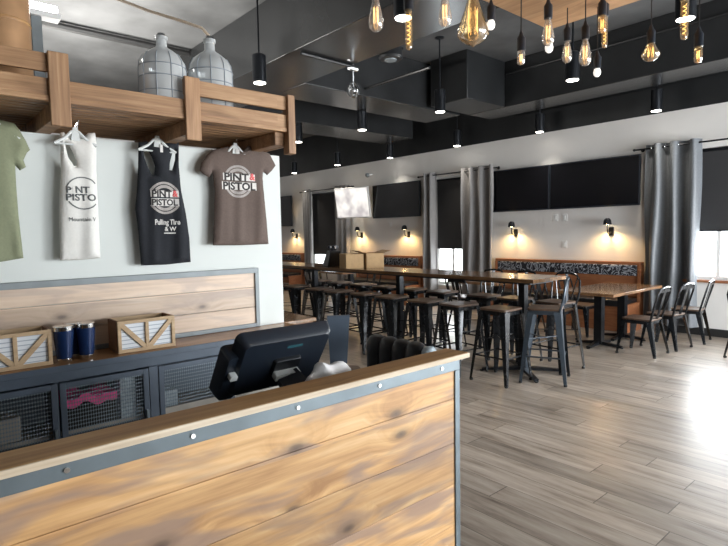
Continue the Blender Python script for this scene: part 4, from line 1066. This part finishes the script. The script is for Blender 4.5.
MB().lathe([(.01, -.02), (.035, -.01), (.035, .02), (.01, .03)], (-.08, 0, .29), 12).tube([(-.08, 0, .28), (.0, 0, .235)], .012).build('grip', 'black_plastic', t)
MB().tube([(.06, 0, .235), (.08, 0, .30), (.16, 0, .31), (.22, 0, .26)], .018).lathe([(.01, -.03), (.05, -.02), (.05, .02), (.01, .03)], (.13, .02, .30), 12).build('handle', 'black_plastic', t)

# dining table beside the satin curtain
def dining_table(x0, x1, y0, y1, label, legs):
    t = thing('dining_table', label, 'table', ((x0+x1)/2, (y0+y1)/2, 0), 0, 'dining tables by the banquettes')
    MB().box(x0, x1, y0, y1, .712, .75).build('tabletop', 'dining_wood', t, True, bevel=.004)
    for (x, y) in legs:
        MB().box(x-.05, x+.05, y-.05, y+.05, .03, .70).box(x-.2, x+.2, y-.2, y+.2, .695, .712).build('pedestal', 'black_metal', t, True)
        m = MB()
        for an in (0, PI/2, PI, 3*PI/2):
            e = Vector((x+.30*math.cos(an), y+.30*math.sin(an), .02)); m.bar((x, y, .045), e, .06, .05, .05, .024)
            m.lathe([(.02, 0), (.022, .004), (.022, .014)], (e.x, e.y, 0), 8)
        m.build('pedestal_foot', 'black_metal', t, True)
dining_table(-3.68, -2.90, 6.54, 8.05, 'dark wood dining table beside the satin grey curtain', [(-3.29, 7.0), (-3.29, 7.7)])
dining_table(-5.55, -4.80, 6.85, 8.0, 'dining table in front of the paired-television banquette, left of the other', [(-5.17, 7.4)])
dining_table(-9.4, -8.6, 6.9, 8.0, 'dining table in front of the single-television banquette', [(-9.0, 7.45)])
dining_table(-13.9, -13.0, 6.9, 8.0, 'dining table in front of the far left banquette', [(-13.45, 7.45)])

def make_chair():
    t = thing('metal_chair', '', 'chair', (0, 0, 0), 0, 'black metal dining chairs')
    H = .45; mat = 'stool_metal'
    MB().rbox(-.18, .18, -.18, .18, H-.018, H, .05).build('seat', 'seat_wood', t, bevel=.004)
    MB().rbox(-.175, .175, -.175, .175, H-.06, H-.018, .045).build('seat_rim', mat, t)
    for sx in (-1, 1):
        for sy_ in (-1, 1):
            a = Vector((sx*.15, sy_*.15, H-.03)); b = Vector((sx*.205, sy_*(.205 if sy_ < 0 else .235), .012))
            d_ = Vector((sx, sy_, 0)).normalized(); tn = Vector((-d_.y, d_.x, 0))
            R = lambda c, w, d: [c+tn*w/2, c+d_*d, c-tn*w/2, c-d_*d*.15]
            lg = MB().loft([R(a, .095, .034), R(b, .04, .02)]).build('leg', mat, t, smooth=20)
            MB().lathe([(.014, 0), (.018, .003), (.018, .02), (.012, .026)], (b.x, b.y, 0), 10).build('foot_cap', 'black_rubber', lg)
    MB().tube([(-.165, .16, H-.04), (-.18, .20, H+.12), (-.185, .25, H+.30), (-.15, .27, H+.375), (0, .28, H+.395), (.15, .27, H+.375), (.185, .25, H+.30), (.18, .20, H+.12), (.165, .16, H-.04)], .0125, 8).build('back_hoop', mat, t)
    MB().bar((0, .17, H-.03), (0, .278, H+.39), .006, .06, .006, .075, side=(1, 0, 0)).build('back_splat', mat, t)
    MB().bar((-.16, .265, H+.355), (.16, .265, H+.355), .008, .055, side=(0, 0, 1)).build('top_rail', mat, t)
    return t
ch = make_chair()
# back is on local +y; rz = -90deg puts the back on +x
CH = [(-2.72, 6.92, -PI/2, 'nearest of the chairs on the curtain side of the dining table'), (-2.66, 7.52, -PI/2-.1, 'middle one of the chairs on the curtain side of the dining table'), (-2.60, 8.16, -PI/2+.12, 'far one by the window wall, right of the satin curtain'),
      (-3.86, 6.92, PI/2+.1, 'nearest on the bar-table side of the dining table'), (-3.86, 7.62, PI/2, 'farther one on the bar-table side of the dining table'), (-1.62, 7.35, .9, 'alone at the far right edge by the window'),
      (-5.2, 6.65, PI, 'at the near end of the left dining table by the paired televisions'), (-4.55, 7.2, -PI/2, 'on the right side of the left dining table by the paired televisions'), (-5.8, 7.3, PI/2, 'on the left side of the left dining table by the paired televisions'),
      (-9.0, 6.6, PI, 'at the near end of the table by the single television'), (-8.3, 7.3, -PI/2, 'on the right of the table by the single television'), (-9.7, 7.3, PI/2, 'on the left of the table by the single television'),
      (-13.4, 6.6, PI, 'at the near end of the far left table'), (-12.7, 7.3, -PI/2, 'on the right of the far left table')]
for i, (x, y, a, lab) in enumerate(CH):
    o = ch if i == 0 else dup(ch, (0, 0, 0))
    o.location = (x, y, 0); o.rotation_euler.z = a; o['label'] = 'black metal chair, ' + lab

# low slatted table behind the counter
t = thing('low_table', 'brown wood table with slatted side past the white wall end', 'table', (-4.65, 2.6, 0))
MB().box(-5.1, -4.15, 2.2, 3.0, .715, .75).build('tabletop', 'table_wood', t, True, bevel=.004)
m = MB()
y = 2.24
while y < 2.95: m.box(-4.21, -4.19, y, y+.035, .12, .715); y += .075
m.box(-4.215, -4.185, 2.22, 2.98, .08, .12); m.box(-4.215, -4.185, 2.22, 2.98, .68, .715)
m.build('slatted_side', 'crate_dark', t, True)
for (x, y) in ((-5.05, 2.25), (-4.25, 2.25), (-5.05, 2.92), (-4.25, 2.92)): MB().box(x-.025, x+.025, y-.025, y+.025, 0, .715).build('leg', 'black_metal', t, True)

# channel-tufted staff chair behind the counter end
BYT = 1.75
q0, q1 = on_x(0, 0, -1), None
def on_y(px, py, Y):
    d = fw + rt*((px-364)/F) - up*((py-273)/F); return CAM + d*((Y-CAM.y)/d.y)
tx0, tx1, tx2 = on_y(371, 337, BYT).x, on_y(423, 343, BYT).x, on_y(435, 345, BYT).x
tz = on_y(395, 338, BYT).z
t = thing('tufted_chair', 'black channel-tufted chair back rising behind the far end of the reception counter', 'chair', ((tx0+tx2)/2, BYT, 0))
w = (tx1-tx0)/4
for k in range(4):
    cx = tx0+w*(k+.5); rings = []; n = 14
    for z, s_ in ((.70, .9), (.73, 1), (tz-.06, 1), (tz-.032, .93), (tz-.012, .75), (tz, .4)):
        rings.append([(cx+w*.62*s_*math.cos(2*PI*i/n), BYT+.05*s_*math.sin(2*PI*i/n), z) for i in range(n)])
    MB().loft(rings).build('back_channel', 'black_leather', t, True, smooth=60)
rings = []
for z, s_ in ((.70, .9), (tz-.06, 1), (tz-.03, .9), (tz-.012, .6)): rings.append([((tx1+tx2)/2+(tx2-tx1)*.5*s_*math.cos(2*PI*i/12), BYT+.04*s_*math.sin(2*PI*i/12), z) for i in range(12)])
MB().loft(rings).build('side_roll', 'grey_vinyl', t, True, smooth=60)
MB().rbox(tx0+.01, tx2-.01, BYT-.36, BYT+.02, .62, .71, .04).build('seat', 'black_leather', t, True, bevel=.02)
for x in (tx0+.05, tx2-.05):
    for y in (BYT-.31, BYT-.03): MB().tube([(x, y, .63), (x, y, 0)], [.02, .012], 8).build('leg', 'black_metal', t, True)

# ------------------------------------------------------------------ light
w = bpy.data.worlds.new('sky'); sc.world = w; w.use_nodes = True
bg = w.node_tree.nodes['Background']; bg.inputs[0].default_value = (.93, .97, 1, 1); bg.inputs[1].default_value = 3.0
def area(name, loc, rot, sx, sy_, e, col=(.92, .96, 1)):
    l = bpy.data.lights.new(name, 'AREA'); l.shape = 'RECTANGLE'; l.size = sx; l.size_y = sy_; l.energy = e; l.color = col
    o = bpy.data.objects.new(name, l); COL.objects.link(o); o.location = loc; o.rotation_euler = rot
for (a, b, c_, d), e in zip(RW, (40, 135)): area('window_daylight', (XE+.05, (a+b)/2, (c_+d)/2), (0, PI/2, 0), d-c_, b-a, e*(b-a))
area('window_daylight', (-1.88, WY+.16, 1.17), (-PI/2-.25, 0, 0), 1.8, .6, 95)
area('window_daylight', (-7.18, WY+.16, .85), (-PI/2-.25, 0, 0), .75, .7, 22)
area('added_ceiling_fill', (-6.9, 1.5, 2.3), (PI, 0, 0), 2.2, .5, 240, (1, .97, .92))  # unseen fill added behind the half-wall to brighten the ceiling above the shelf
sc.view_settings.view_transform = 'Standard'; sc.view_settings.look = 'None'; sc.view_settings.exposure = .5; sc.view_settings.gamma = 1
